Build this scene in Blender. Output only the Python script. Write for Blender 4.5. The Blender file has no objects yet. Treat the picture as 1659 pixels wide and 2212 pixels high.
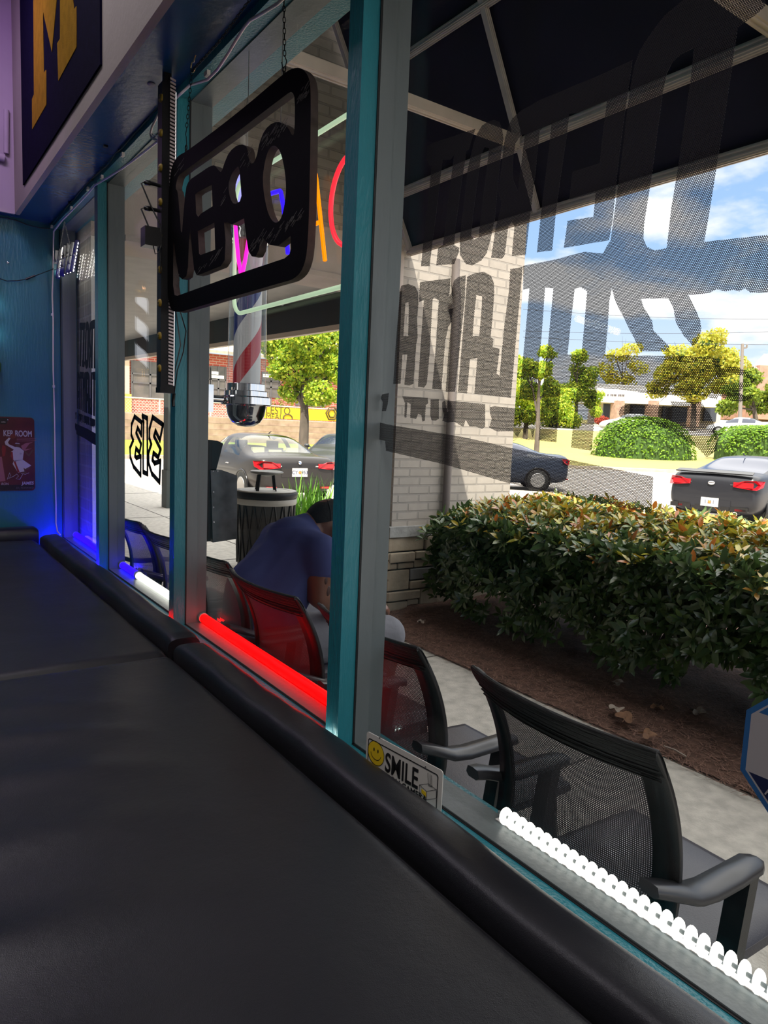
import bpy, bmesh, math, random
from mathutils import Vector, Matrix
random.seed(7)
PI = math.pi
SC = bpy.context.scene
COL = SC.collection

# ------------------------------------------------------------------ camera
YAW, PIT, ROL, FPX = math.radians(35.36146), math.radians(-6.69696), math.radians(2.43325), 1533.07
EYE = Vector((0.0, 0.0, 1.45))
fw = Vector((math.sin(YAW)*math.cos(PIT), math.cos(YAW)*math.cos(PIT), math.sin(PIT)))
r0 = fw.cross(Vector((0, 0, 1))).normalized()
u0 = r0.cross(fw)
rt = r0*math.cos(ROL) + u0*math.sin(ROL)
up = u0*math.cos(ROL) - r0*math.sin(ROL)
cam = bpy.data.cameras.new('camera')
cam.sensor_fit = 'HORIZONTAL'
cam.sensor_width = 36.0
cam.lens = 36.0*FPX/1659.0
cam.clip_start = 0.02
cam.clip_end = 600
camo = bpy.data.objects.new('camera', cam)
COL.objects.link(camo)
mw = Matrix(((rt.x, up.x, -fw.x, 0), (rt.y, up.y, -fw.y, 0), (rt.z, up.z, -fw.z, 0), (0, 0, 0, 1)))
mw.translation = EYE
camo.matrix_world = mw
SC.camera = camo

# the photograph's sight lines, used to find where a thing stands on its real plane
def ray(px, py):
    return fw + rt*((px-829.5)/FPX) - up*((py-1106.0)/FPX)
def onX(px, py, x):
    d = ray(px, py); return EYE + d*(x/d.x)
def onY(px, py, y):
    d = ray(px, py); return EYE + d*(y/d.y)
def onZ(px, py, z):
    d = ray(px, py); return EYE + d*((z-EYE.z)/d.z)
def at(px, py, depth):
    return EYE + ray(px, py)*depth

# ------------------------------------------------------------------ view, world, sun, room lights
SC.view_settings.view_transform = 'Standard'
SC.view_settings.look = 'None'
SC.view_settings.gamma = 1.0
SC.view_settings.use_curve_mapping = False
SC.view_settings.exposure = 0.55
SC.cycles.max_bounces = 7
SC.cycles.diffuse_bounces = 3
SC.cycles.glossy_bounces = 4
SC.cycles.transmission_bounces = 4
SC.cycles.transparent_max_bounces = 40
SC.cycles.sample_clamp_indirect = 6.0
SC.cycles.caustics_reflective = False
SC.cycles.caustics_refractive = False

wd = bpy.data.worlds.new('sky')
SC.world = wd
wd.use_nodes = True
nt = wd.node_tree
nt.nodes.clear()
def N(t, kind, **kw):
    n = t.nodes.new(kind)
    for k, v in kw.items():
        setattr(n, k, v)
    return n
wo = N(nt, 'ShaderNodeOutputWorld')
bg = N(nt, 'ShaderNodeBackground')
bg.inputs['Strength'].default_value = 1.0
tc = N(nt, 'ShaderNodeTexCoord')
sp = N(nt, 'ShaderNodeSeparateXYZ')
nt.links.new(tc.outputs['Generated'], sp.inputs[0])
grad = N(nt, 'ShaderNodeValToRGB')
grad.color_ramp.elements[0].position = 0.0
grad.color_ramp.elements[0].color = (0.74, 0.80, 0.88, 1)
grad.color_ramp.elements[1].position = 0.6
grad.color_ramp.elements[1].color = (0.14, 0.30, 0.66, 1)
e = grad.color_ramp.elements.new(0.22); e.color = (0.34, 0.51, 0.78, 1)
nt.links.new(sp.outputs[2], grad.inputs[0])
# clouds on a flat layer overhead: direction.xy / (direction.z + k)
ad = N(nt, 'ShaderNodeMath', operation='ADD'); ad.inputs[1].default_value = 0.22
nt.links.new(sp.outputs[2], ad.inputs[0])
mx = N(nt, 'ShaderNodeMath', operation='MAXIMUM'); mx.inputs[1].default_value = 0.05
nt.links.new(ad.outputs[0], mx.inputs[0])
dv = N(nt, 'ShaderNodeVectorMath', operation='DIVIDE')
nt.links.new(tc.outputs['Generated'], dv.inputs[0])
cb = N(nt, 'ShaderNodeCombineXYZ')
for i in range(3):
    nt.links.new(mx.outputs[0], cb.inputs[i])
nt.links.new(cb.outputs[0], dv.inputs[1])
cl = N(nt, 'ShaderNodeTexNoise')
cl.inputs['Scale'].default_value = 1.9
cl.inputs['Detail'].default_value = 9
cl.inputs['Roughness'].default_value = 0.55
mpw = N(nt, 'ShaderNodeMapping')
mpw.inputs['Location'].default_value = (3.3, 0.4, 0.0)
nt.links.new(dv.outputs[0], mpw.inputs[0])
nt.links.new(mpw.outputs[0], cl.inputs['Vector'])
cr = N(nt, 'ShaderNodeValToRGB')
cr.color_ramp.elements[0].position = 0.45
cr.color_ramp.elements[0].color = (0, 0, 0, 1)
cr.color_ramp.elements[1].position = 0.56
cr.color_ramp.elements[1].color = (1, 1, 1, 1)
# extra bright cloud added above the view to light the shaded ground
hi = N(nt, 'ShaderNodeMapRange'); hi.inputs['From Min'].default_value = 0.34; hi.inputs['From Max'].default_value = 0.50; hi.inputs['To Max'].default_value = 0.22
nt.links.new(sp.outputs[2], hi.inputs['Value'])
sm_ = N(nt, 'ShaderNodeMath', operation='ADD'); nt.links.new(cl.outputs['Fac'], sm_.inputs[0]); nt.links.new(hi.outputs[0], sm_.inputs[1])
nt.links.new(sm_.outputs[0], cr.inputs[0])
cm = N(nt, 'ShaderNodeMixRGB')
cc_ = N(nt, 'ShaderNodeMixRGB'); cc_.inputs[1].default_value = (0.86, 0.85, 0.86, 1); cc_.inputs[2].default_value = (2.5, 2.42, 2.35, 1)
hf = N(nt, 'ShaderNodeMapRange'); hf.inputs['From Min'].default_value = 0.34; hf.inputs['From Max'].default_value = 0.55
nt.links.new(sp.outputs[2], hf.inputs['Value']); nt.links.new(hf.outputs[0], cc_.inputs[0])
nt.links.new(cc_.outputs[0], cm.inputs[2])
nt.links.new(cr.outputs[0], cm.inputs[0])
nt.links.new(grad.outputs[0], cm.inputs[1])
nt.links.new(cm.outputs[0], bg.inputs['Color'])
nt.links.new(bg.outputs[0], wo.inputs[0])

sun = bpy.data.lights.new('sun', 'SUN')
sun.energy = 7.5
sun.angle = math.radians(0.6)
sun.color = (1.0, 0.93, 0.80)
suno = bpy.data.objects.new('sun', sun)
COL.objects.link(suno)
SUN_TO = Vector((-0.38, -0.36, 1.0)).normalized()
suno.rotation_euler = SUN_TO.to_track_quat('Z', 'Y').to_euler()
suno.location = (0, 0, 20)

def area(name, loc, size, energy, color, aim):
    l = bpy.data.lights.new(name, 'AREA')
    l.shape = 'RECTANGLE'; l.size = size[0]; l.size_y = size[1]
    l.energy = energy; l.color = color
    o = bpy.data.objects.new(name, l); COL.objects.link(o)
    o.location = loc
    o.rotation_euler = (-(Vector(aim)-Vector(loc))).to_track_quat('Z', 'Y').to_euler()
    return o
area('room_fill_light', (-0.1, -1.5, 3.55), (1.2, 1.8), 62, (1.0, 0.93, 0.85), (-0.1, -1.5, 0))  # unseen fill added to brighten the room and mullion sides
area('room_fill_light', (0.14, 2.6, 3.55), (0.36, 2.6), 10, (0.98, 0.92, 1.0), (0.14, 2.6, 0))  # second unseen fill, added for the beige face and banner
area('purple_lamp_light', (0.1, 3.7, 3.5), (0.5, 0.3), 6, (0.72, 0.45, 1.0), (0.2, 4.6, 2.9))

# ------------------------------------------------------------------ materials
MATS = {}
def newmat(name):
    m = bpy.data.materials.new(name); m.use_nodes = True
    t = m.node_tree; t.nodes.clear()
    o = N(t, 'ShaderNodeOutputMaterial')
    return m, t, o
def pb(t, o, col, rough=0.5, metal=0.0, spec=0.5):
    b = N(t, 'ShaderNodeBsdfPrincipled')
    b.inputs['Base Color'].default_value = (*col, 1)
    b.inputs['Roughness'].default_value = rough
    b.inputs['Metallic'].default_value = metal
    b.inputs['Specular IOR Level'].default_value = spec
    t.links.new(b.outputs[0], o.inputs[0])
    return b
def mat(name, col, rough=0.5, metal=0.0, var=0.0, vscale=6.0, bump=0.0, bscale=60.0, spec=0.5, stretch=(1, 1, 1), coat=0.0, col2=None, detail=4):
    if name in MATS:
        return MATS[name]
    m, t, o = newmat(name)
    b = pb(t, o, col, rough, metal, spec)
    if coat:
        b.inputs['Coat Weight'].default_value = coat
        b.inputs['Coat Roughness'].default_value = 0.06
    c = N(t, 'ShaderNodeTexCoord')
    mp = N(t, 'ShaderNodeMapping'); mp.inputs['Scale'].default_value = stretch
    t.links.new(c.outputs['Object'], mp.inputs[0])
    n = N(t, 'ShaderNodeTexNoise'); n.inputs['Scale'].default_value = vscale; n.inputs['Detail'].default_value = detail
    t.links.new(mp.outputs[0], n.inputs['Vector'])
    r = N(t, 'ShaderNodeValToRGB')
    r.color_ramp.elements[0].position = 0.3; r.color_ramp.elements[1].position = 0.7
    c2 = col2 or tuple(x*(1+var) for x in col)
    c1 = col if col2 else tuple(x*(1-var) for x in col)
    r.color_ramp.elements[0].color = (*c1, 1); r.color_ramp.elements[1].color = (*c2, 1)
    t.links.new(n.outputs['Fac'], r.inputs[0]); t.links.new(r.outputs[0], b.inputs['Base Color'])
    if bump:
        n2 = N(t, 'ShaderNodeTexNoise'); n2.inputs['Scale'].default_value = bscale; n2.inputs['Detail'].default_value = 3
        t.links.new(mp.outputs[0], n2.inputs['Vector'])
        bp = N(t, 'ShaderNodeBump'); bp.inputs['Strength'].default_value = bump; bp.inputs['Distance'].default_value = 0.01
        t.links.new(n2.outputs['Fac'], bp.inputs['Height']); t.links.new(bp.outputs[0], b.inputs['Normal'])
    MATS[name] = m
    return m
def emit(name, col, strength, rough=0.4):
    if name in MATS:
        return MATS[name]
    m, t, o = newmat(name)
    b = pb(t, o, col, rough)
    b.inputs['Emission Color'].default_value = (*col, 1)
    b.inputs['Emission Strength'].default_value = strength
    MATS[name] = m
    return m
def vecpick(t, axes, scale=1.0):
    c = N(t, 'ShaderNodeTexCoord'); s = N(t, 'ShaderNodeSeparateXYZ'); k = N(t, 'ShaderNodeCombineXYZ')
    t.links.new(c.outputs['Object'], s.inputs[0])
    for i, a in enumerate(axes):
        t.links.new(s.outputs['xyz'.index(a)], k.inputs[i])
    return k
def brick(name, axes, c1, c2, mortar, bw=0.203, bh=0.0677, ms=0.009, bump=0.5, var=0.12):
    if name in MATS:
        return MATS[name]
    m, t, o = newmat(name)
    b = pb(t, o, c1, 0.8, 0, 0.25)
    k = vecpick(t, axes)
    br = N(t, 'ShaderNodeTexBrick')
    br.inputs['Scale'].default_value = 1.0
    br.inputs['Brick Width'].default_value = bw; br.inputs['Row Height'].default_value = bh
    br.inputs['Mortar Size'].default_value = ms; br.inputs['Mortar Smooth'].default_value = 0.25
    br.inputs['Color1'].default_value = (*c1, 1); br.inputs['Color2'].default_value = (*c2, 1); br.inputs['Mortar'].default_value = (*mortar, 1)
    t.links.new(k.outputs[0], br.inputs['Vector'])
    n = N(t, 'ShaderNodeTexNoise'); n.inputs['Scale'].default_value = 14; n.inputs['Detail'].default_value = 5
    t.links.new(k.outputs[0], n.inputs['Vector'])
    mr = N(t, 'ShaderNodeMapRange'); mr.inputs['To Min'].default_value = 1-var; mr.inputs['To Max'].default_value = 1+var
    t.links.new(n.outputs['Fac'], mr.inputs['Value'])
    mu = N(t, 'ShaderNodeVectorMath', operation='SCALE')
    t.links.new(br.outputs['Color'], mu.inputs[0]); t.links.new(mr.outputs[0], mu.inputs['Scale'])
    t.links.new(mu.outputs[0], b.inputs['Base Color'])
    inv = N(t, 'ShaderNodeMath', operation='SUBTRACT'); inv.inputs[0].default_value = 1.0
    t.links.new(br.outputs['Fac'], inv.inputs[1])
    ad2 = N(t, 'ShaderNodeMath', operation='MULTIPLY_ADD'); ad2.inputs[1].default_value = 0.25
    t.links.new(n.outputs['Fac'], ad2.inputs[0]); t.links.new(inv.outputs[0], ad2.inputs[2])
    bp = N(t, 'ShaderNodeBump'); bp.inputs['Strength'].default_value = bump; bp.inputs['Distance'].default_value = 0.008
    t.links.new(ad2.outputs[0], bp.inputs['Height']); t.links.new(bp.outputs[0], b.inputs['Normal'])
    MATS[name] = m
    return m
def glassmat(name, tint=(0.97, 0.985, 0.98), gain=1.0, ior=1.5, base=0.0):
    if name in MATS:
        return MATS[name]
    m, t, o = newmat(name)
    tr = N(t, 'ShaderNodeBsdfTransparent'); tr.inputs[0].default_value = (*tint, 1)
    gl = N(t, 'ShaderNodeBsdfGlossy'); gl.inputs['Roughness'].default_value = 0.0
    f0 = ((ior-1)/(ior+1))**2                      # Schlick's reflectance, the same from either side of the sheet
    fr = N(t, 'ShaderNodeLayerWeight'); fr.inputs['Blend'].default_value = 0.5
    pw_ = N(t, 'ShaderNodeMath', operation='POWER'); pw_.inputs[1].default_value = 5.0
    t.links.new(fr.outputs['Facing'], pw_.inputs[0])
    ml = N(t, 'ShaderNodeMath', operation='MULTIPLY_ADD', use_clamp=True); ml.inputs[1].default_value = gain*(1-f0); ml.inputs[2].default_value = base+gain*f0
    t.links.new(pw_.outputs[0], ml.inputs[0])
    mi = N(t, 'ShaderNodeMixShader')
    t.links.new(ml.outputs[0], mi.inputs[0]); t.links.new(tr.outputs[0], mi.inputs[1]); t.links.new(gl.outputs[0], mi.inputs[2])
    t.links.new(mi.outputs[0], o.inputs[0])
    MATS[name] = m
    return m
def perf(name, axes, pitch, hole, col, rough=0.55, hexa=True):
    """film or mesh fabric with a regular grid of round holes; `hole` is the radius in pitches"""
    if name in MATS:
        return MATS[name]
    m, t, o = newmat(name)
    b = N(t, 'ShaderNodeBsdfPrincipled'); b.inputs['Base Color'].default_value = (*col, 1); b.inputs['Roughness'].default_value = rough; b.inputs['Specular IOR Level'].default_value = 0.15
    tr = N(t, 'ShaderNodeBsdfTransparent')
    c = N(t, 'ShaderNodeTexCoord'); s = N(t, 'ShaderNodeSeparateXYZ'); t.links.new(c.outputs['Object'], s.inputs[0])
    def mth(op, a, bb=None, cc=None):
        n = N(t, 'ShaderNodeMath', operation=op)
        for i, v in enumerate((a, bb, cc)):
            if v is None: continue
            if isinstance(v, (int, float)): n.inputs[i].default_value = v
            else: t.links.new(v, n.inputs[i])
        return n.outputs[0]
    u = mth('DIVIDE', s.outputs['xyz'.index(axes[0])], pitch)
    v = mth('DIVIDE', s.outputs['xyz'.index(axes[1])], pitch*(0.866 if hexa else 1.0))
    if hexa:
        row = mth('FLOOR', v)
        u = mth('MULTIPLY_ADD', mth('FLOORED_MODULO', row, 2.0), 0.5, u)
    du = mth('SUBTRACT', mth('FRACT', u), 0.5)
    dv_ = mth('MULTIPLY', mth('SUBTRACT', mth('FRACT', v), 0.5), 0.866 if hexa else 1.0)
    d = mth('SQRT', mth('ADD', mth('MULTIPLY', du, du), mth('MULTIPLY', dv_, dv_)))
    f = mth('GREATER_THAN', d, hole)
    mi = N(t, 'ShaderNodeMixShader')
    t.links.new(f, mi.inputs[0]); t.links.new(tr.outputs[0], mi.inputs[1]); t.links.new(b.outputs[0], mi.inputs[2])
    t.links.new(mi.outputs[0], o.inputs[0])
    MATS[name] = m
    return m

# ------------------------------------------------------------------ mesh helpers
class MB:
    """collects shapes in world coordinates and links them as ONE mesh object"""
    def __init__(s):
        s.v = []; s.f = []; s.m = []; s.sm = []
    def add(s, vs, fs, mi=0, smooth=False):
        k = len(s.v)
        s.v += [tuple(p) for p in vs]
        for f in fs:
            s.f.append(tuple(i+k for i in f)); s.m.append(mi); s.sm.append(smooth)
        return s
    def box(s, x0, x1, y0, y1, z0, z1, mi=0):
        v = [(x, y, z) for z in (z0, z1) for y in (y0, y1) for x in (x0, x1)]
        return s.add(v, [(0, 2, 3, 1), (4, 5, 7, 6), (0, 1, 5, 4), (2, 6, 7, 3), (0, 4, 6, 2), (1, 3, 7, 5)], mi)
    def beam(s, p, q, w, h, mi=0, upv=(0, 0, 1)):
        p = Vector(p); q = Vector(q); d = (q-p).normalized()
        a = d.cross(Vector(upv))
        if a.length < 1e-4: a = d.cross(Vector((1, 0, 0)))
        a.normalize(); b = a.cross(d)
        v = []
        for c in (p, q):
            for i, j in ((-1, -1), (1, -1), (1, 1), (-1, 1)):
                v.append(c + a*(i*w/2) + b*(j*h/2))
        return s.add(v, [(0, 1, 2, 3), (7, 6, 5, 4), (0, 4, 5, 1), (1, 5, 6, 2), (2, 6, 7, 3), (3, 7, 4, 0)], mi)
    def tube(s, pts, r, n=8, mi=0, cap=True, closed=False):
        pts = [Vector(p) for p in pts]; L = len(pts)
        rr = r if isinstance(r, (list, tuple)) else [r]*L
        ref = None; v = []; f = []
        for i, p in enumerate(pts):
            if closed: d = pts[(i+1) % L] - pts[i-1]
            else: d = pts[min(i+1, L-1)] - pts[max(i-1, 0)]
            d.normalize()
            if ref is None:
                ref = d.cross(Vector((0, 0, 1)))
                if ref.length < 1e-3: ref = d.cross(Vector((1, 0, 0)))
            ref = (ref - d*ref.dot(d)).normalized(); b = d.cross(ref)
            for k in range(n):
                a = 2*PI*k/n
                v.append(p + (ref*math.cos(a) + b*math.sin(a))*rr[i])
        for i in range(L if closed else L-1):
            j = (i+1) % L
            for k in range(n):
                f.append((i*n+k, i*n+(k+1) % n, j*n+(k+1) % n, j*n+k))
        s.add(v, f, mi, True)
        if cap and not closed:
            s.add(v[:n], [tuple(range(n))[::-1]], mi); s.add(v[-n:], [tuple(range(n))], mi)
        return s
    def lathe(s, prof, c, axis='z', n=24, mi=0, smooth=True, sharp=False):
        if sharp:                       # crisp rings: every band keeps its own edge loops
            for a, b_ in zip(prof, prof[1:]): s.lathe_band([a, b_], c, axis, n, mi)
            return s
        return s.lathe_band(prof, c, axis, n, mi, smooth, True)
    def lathe_band(s, prof, c, axis='z', n=24, mi=0, smooth=True, caps=False):
        c = Vector(c); v = []; f = []
        for r, h in prof:
            for k in range(n):
                a = 2*PI*k/n; x, y = r*math.cos(a), r*math.sin(a)
                v.append(c + Vector({'z': (x, y, h), 'y': (x, h, y), 'x': (h, x, y)}[axis]))
        for i in range(len(prof)-1):
            for k in range(n):
                f.append((i*n+k, i*n+(k+1) % n, (i+1)*n+(k+1) % n, (i+1)*n+k))
        s.add(v, f, mi, smooth)
        if not caps: return s
        if prof[0][0] > 1e-5: s.add(v[:n], [tuple(range(n))[::-1]], mi)
        if prof[-1][0] > 1e-5: s.add(v[-n:], [tuple(range(n))], mi)
        return s
    def prism(s, pts, off, mi=0):
        """a planar polygon (world points) given thickness `off`"""
        n = len(pts); off = Vector(off); a = [Vector(p) for p in pts]; b = [p+off for p in a]
        return s.add(a+b, [tuple(range(n))[::-1], tuple(range(n, 2*n))] + [(i, (i+1) % n, n+(i+1) % n, n+i) for i in range(n)], mi)
    def grid(s, fn, nu, nv, mi=0, smooth=True, closed_u=False):
        v = [fn(i/nu, j/nv) for j in range(nv+1) for i in range(nu+1)]
        w = nu+1
        return s.add(v, [(j*w+i, j*w+i+1, (j+1)*w+i+1, (j+1)*w+i) for j in range(nv) for i in range(nu)], mi, smooth)
    def sphere(s, c, r, n=16, m=10, mi=0, sc=(1, 1, 1)):
        c = Vector(c); v = [c+Vector((0, 0, -r*sc[2]))]; f = []
        for j in range(1, m):
            t = -PI/2+PI*j/m
            for k in range(n):
                a = 2*PI*k/n
                v.append(c+Vector((r*sc[0]*math.cos(t)*math.cos(a), r*sc[1]*math.cos(t)*math.sin(a), r*sc[2]*math.sin(t))))
        v.append(c+Vector((0, 0, r*sc[2]))); e = len(v)-1
        for k in range(n):
            f.append((0, 1+(k+1) % n, 1+k)); f.append((e, 1+(m-2)*n+k, 1+(m-2)*n+(k+1) % n))
            for j in range(m-2):
                f.append((1+j*n+k, 1+j*n+(k+1) % n, 1+(j+1)*n+(k+1) % n, 1+(j+1)*n+k))
        return s.add(v, f, mi, True)
    def capsule(s, p, q, r1, r2, n=12):
        p = Vector(p); q = Vector(q)
        if (q-p).length > 1e-4: s.tube([p, q], [r1, r2], n)
        s.sphere(p, r1, n, 8); s.sphere(q, r2, n, 8)
        return s
    def mesh(s, name, mats, org=(0, 0, 0)):
        me = bpy.data.meshes.new(name)
        o = Vector(org)
        me.from_pydata([tuple(Vector(p)-o) for p in s.v], [], s.f)
        for mm in (mats if isinstance(mats, (list, tuple)) else [mats]): me.materials.append(mm)
        me.polygons.foreach_set('material_index', s.m)
        me.polygons.foreach_set('use_smooth', s.sm)
        me.update()
        return me
    def build(s, name, mats, parent=None, org=None):
        if org is None:
            org = tuple(worldloc(parent)) if parent else (0, 0, 0)
        o = bpy.data.objects.new(name, s.mesh(name, mats, org))
        COL.objects.link(o)
        if parent: o.parent = parent
        else: o.location = org
        return o
def worldloc(o):
    v = Vector(o.location)
    while o.parent:
        o = o.parent; v += Vector(o.location)
    return v
def tag(o, label, cat, group=None):
    o['label'] = label; o['category'] = cat
    if group: o['group'] = group
    return o
def thing(name, label, cat, loc, group=None):
    o = bpy.data.objects.new(name, None); COL.objects.link(o)
    o.location = loc; o.empty_display_size = 0.1
    return tag(o, label, cat, group)
def struct(o):
    o['kind'] = 'structure'; return o
def stuff(o):
    o['kind'] = 'stuff'; return o
def modbuild(o, mods):
    """apply a list of (type, settings) modifiers and keep the result as the object's mesh"""
    for ty, st in mods:
        m = o.modifiers.new(ty, ty)
        for k, v in st.items(): setattr(m, k, v)
    dg = bpy.context.evaluated_depsgraph_get(); dg.update()
    me = bpy.data.meshes.new_from_object(o.evaluated_get(dg))
    o.modifiers.clear(); o.data = me
    return o
def flat(name, polys, fmap, thick, mats, parent=None, org=None, closed=True):
    """2D outlines (first level outer, others holes, even-odd) filled and extruded, then mapped to the world by fmap(a,b,c)"""
    cu = bpy.data.curves.new(name, 'CURVE'); cu.dimensions = '2D'; cu.fill_mode = 'BOTH'; cu.extrude = thick/2
    for p in polys:
        s = cu.splines.new('POLY'); s.points.add(len(p)-1); s.use_cyclic_u = True
        for i, q in enumerate(p): s.points[i].co = (q[0], q[1], 0, 1)
    return curve_out(name, cu, fmap, mats, parent, org)
def curve_out(name, cu, fmap, mats, parent, org):
    t = bpy.data.objects.new('t', cu); COL.objects.link(t)
    dg = bpy.context.evaluated_depsgraph_get(); dg.update()
    me = bpy.data.meshes.new_from_object(t.evaluated_get(dg))
    bpy.data.objects.remove(t)
    if org is None: org = worldloc(parent) if parent else Vector((0, 0, 0))
    org = Vector(org)
    for v in me.vertices: v.co = Vector(fmap(*v.co)) - org
    me.materials.clear()
    for mm in (mats if isinstance(mats, (list, tuple)) else [mats]): me.materials.append(mm)
    me.name = name
    o = bpy.data.objects.new(name, me); COL.objects.link(o)
    if parent: o.parent = parent
    else: o.location = org
    return o
def text(name, body, size, fmap, thick, mats, parent=None, org=None, sx=1.0, align='LEFT', bold=0.0, shear=0.0):
    cu = bpy.data.curves.new(name, 'FONT'); cu.body = body; cu.size = size; cu.extrude = thick/2
    cu.align_x = align; cu.offset = bold; cu.shear = shear
    return curve_out(name, cu, lambda a, b, c: fmap(a*sx, b, c), mats, parent, org)
def copytree(o, parent=None):
    c = o.copy(); COL.objects.link(c)
    if parent: c.parent = parent
    for ch in list(o.children): copytree(ch, c)
    return c
# ------------------------------------------------------------------ colours
teal = mat('teal_paint', (0.020, 0.135, 0.190), 0.32, var=0.12, vscale=3, bump=0.15, bscale=90, stretch=(1, 1, 0.15))
tealrail = mat('teal_rail_paint', (0.020, 0.190, 0.245), 0.34, var=0.10, vscale=9, bump=0.25, bscale=140, stretch=(1, 1, 0.25))
bluepaint = mat('blue_soffit_paint', (0.010, 0.060, 0.165), 0.27, var=0.15, vscale=5, bump=0.12, bscale=40)
beige = mat('beige_wall_paint', (0.330, 0.285, 0.255), 0.75, var=0.08, vscale=2.5, bump=0.1, bscale=50)
alu = mat('grey_frame_paint', (0.130, 0.155, 0.165), 0.38, var=0.10, vscale=12, bump=0.06, bscale=80, stretch=(1, 1, 0.2))
blackrub = mat('black_seal', (0.006, 0.006, 0.008), 0.6)
lilac = mat('lilac_wall_paint', (0.42, 0.34, 0.42), 0.8, var=0.06, vscale=3)
roomwall = mat('room_wall_paint', (0.16, 0.16, 0.18), 0.8, var=0.06)
darkfloor = mat('dark_floor_tile', (0.06, 0.055, 0.05), 0.35, var=0.2, vscale=4)
blackplastic = mat('black_plastic', (0.008, 0.008, 0.010), 0.35, var=0.2, vscale=20)
blackmetal = mat('black_powder_coat', (0.010, 0.010, 0.012), 0.42, spec=0.2, var=0.2, vscale=25, bump=0.05, bscale=200)
chrome = mat('chrome', (0.85, 0.85, 0.86), 0.06, 1.0)
steel = mat('steel', (0.55, 0.55, 0.55), 0.3, 1.0)
whiteplastic = mat('white_plastic', (0.72, 0.68, 0.68), 0.35)
pane_glass = glassmat('window_pane_glass', (0.972, 0.980, 0.976), 0.36)
clearplastic = glassmat('clear_plastic', (0.93, 0.93, 0.93), 1.5)

GX = 0.95            # plane of the glass
FI = 0.862           # inner face of the painted rails
SILL, HEAD, SOF = 0.690, 2.545, 2.570
FARW = 4.745         # far teal wall
MUL = [(-0.125, -0.065), (1.367, 1.422), (2.534, 2.586), (3.640, 3.700)]

# ------------------------------------------------------------------ room shell
b = MB(); b.box(-4.2, 0.99, -3.2, FARW, -0.06, 0); struct(b.build('floor', darkfloor))
b = MB(); b.box(-4.2, 0.68, -3.2, FARW, 3.7, 3.78); struct(b.build('ceiling', mat('dark_ceiling_paint', (0.05, 0.05, 0.055), 0.8, var=0.1)))
b = MB(); b.box(-4.2, 1.0, FARW, FARW+0.15, 0, 3.78); struct(b.build('wall_far', teal))
b = MB(); b.box(-4.3, -4.2, -3.2, FARW, 0, 3.78); struct(b.build('wall_left', roomwall))
b = MB(); b.box(-4.2, 1.0, -3.3, -3.2, 0, 3.78); struct(b.build('wall_back', roomwall))
b = MB(); b.box(FI, 1.00, -3.2, FARW, 0, SILL); struct(b.build('wall_right', [tealrail]))
b = MB(); b.box(FI, 1.05, -3.2, FARW, HEAD, 5.2); struct(b.build('wall_front', [tealrail]))
# dropped soffit over the window: blue underside, beige face, lilac return at the far end
b = MB(); b.box(0.668, FI, -3.2, 4.655, SOF, SOF+0.02); b.box(-4.2, FI, 4.655, FARW, SOF, SOF+0.02)
struct(b.build('trim_1', bluepaint))
b = MB(); b.box(0.655, 0.680, -3.2, 4.655, SOF-0.004, 3.7); struct(b.build('trim_2', beige))
b = MB(); b.box(-4.2, 0.655, 4.648, 4.668, SOF-0.004, 3.7); struct(b.build('trim_3', lilac))
# plastered pipe boss on the lilac return
b = MB(); c = onY(0, 338, 4.645); b.tube([(c.x-0.25, 4.63, c.z+0.02), (c.x+0.02, 4.63, c.z-0.01)], 0.022, 10)
b.tube([(c.x+0.03, 4.635, c.z+0.02), (c.x+0.035, 4.635, c.z+0.25)], 0.014, 8)
struct(b.build('trim_4', lilac))

# painted mullions, their grey glazing frames and the panes between
for k, (m0, m1) in enumerate(MUL):
    b = MB(); b.box(FI, 0.9045, m0, m1, SILL, HEAD)
    # a slightly uneven hand-painted edge
    struct(b.build('trim_%d' % (5+k), tealrail))
spans = [(MUL[3][1], FARW, 1), (MUL[2][1], MUL[3][0], 2), (MUL[1][1], MUL[2][0], 3), (MUL[0][1], MUL[1][0], 4)]
for y0, y1, k in spans:
    b = MB()
    fw_ = 0.004
    b.box(0.909, 0.985, y0-0.045 if k != 1 else y0-0.05, y0+fw_, SILL+0.004, HEAD)       # near stile
    b.box(0.909, 0.985, y1-fw_ if k != 1 else y1-0.05, y1+0.004, SILL+0.004, HEAD)        # far stile
    b.box(0.909, 0.985, y0+fw_, y1-fw_, SILL-0.002, SILL+0.004)                           # bottom rail seen from above
    b.box(0.909, 0.985, y0+fw_, y1-fw_, HEAD-0.004, HEAD+0.02)
    b.box(0.958, 1.0, y0+fw_, y1-fw_, SILL-0.06, SILL-0.001)                              # outer lip
    w = struct(b.build('window_%d' % k, alu))
    s = MB()
    for yy in (y0-0.001, y1-0.003):
        s.box(0.9045, 0.909, yy, yy+0.004, SILL+0.004, HEAD)
    s.box(0.903, 0.9095, y0, y1, SILL-0.001, SILL+0.0015)
    s.build('seal', blackrub, w)
    g = MB(); g.box(GX-0.003, GX+0.003, y0+fw_, y1-fw_, SILL+0.004, HEAD-0.004)
    g.build('pane', pane_glass, w)

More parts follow.
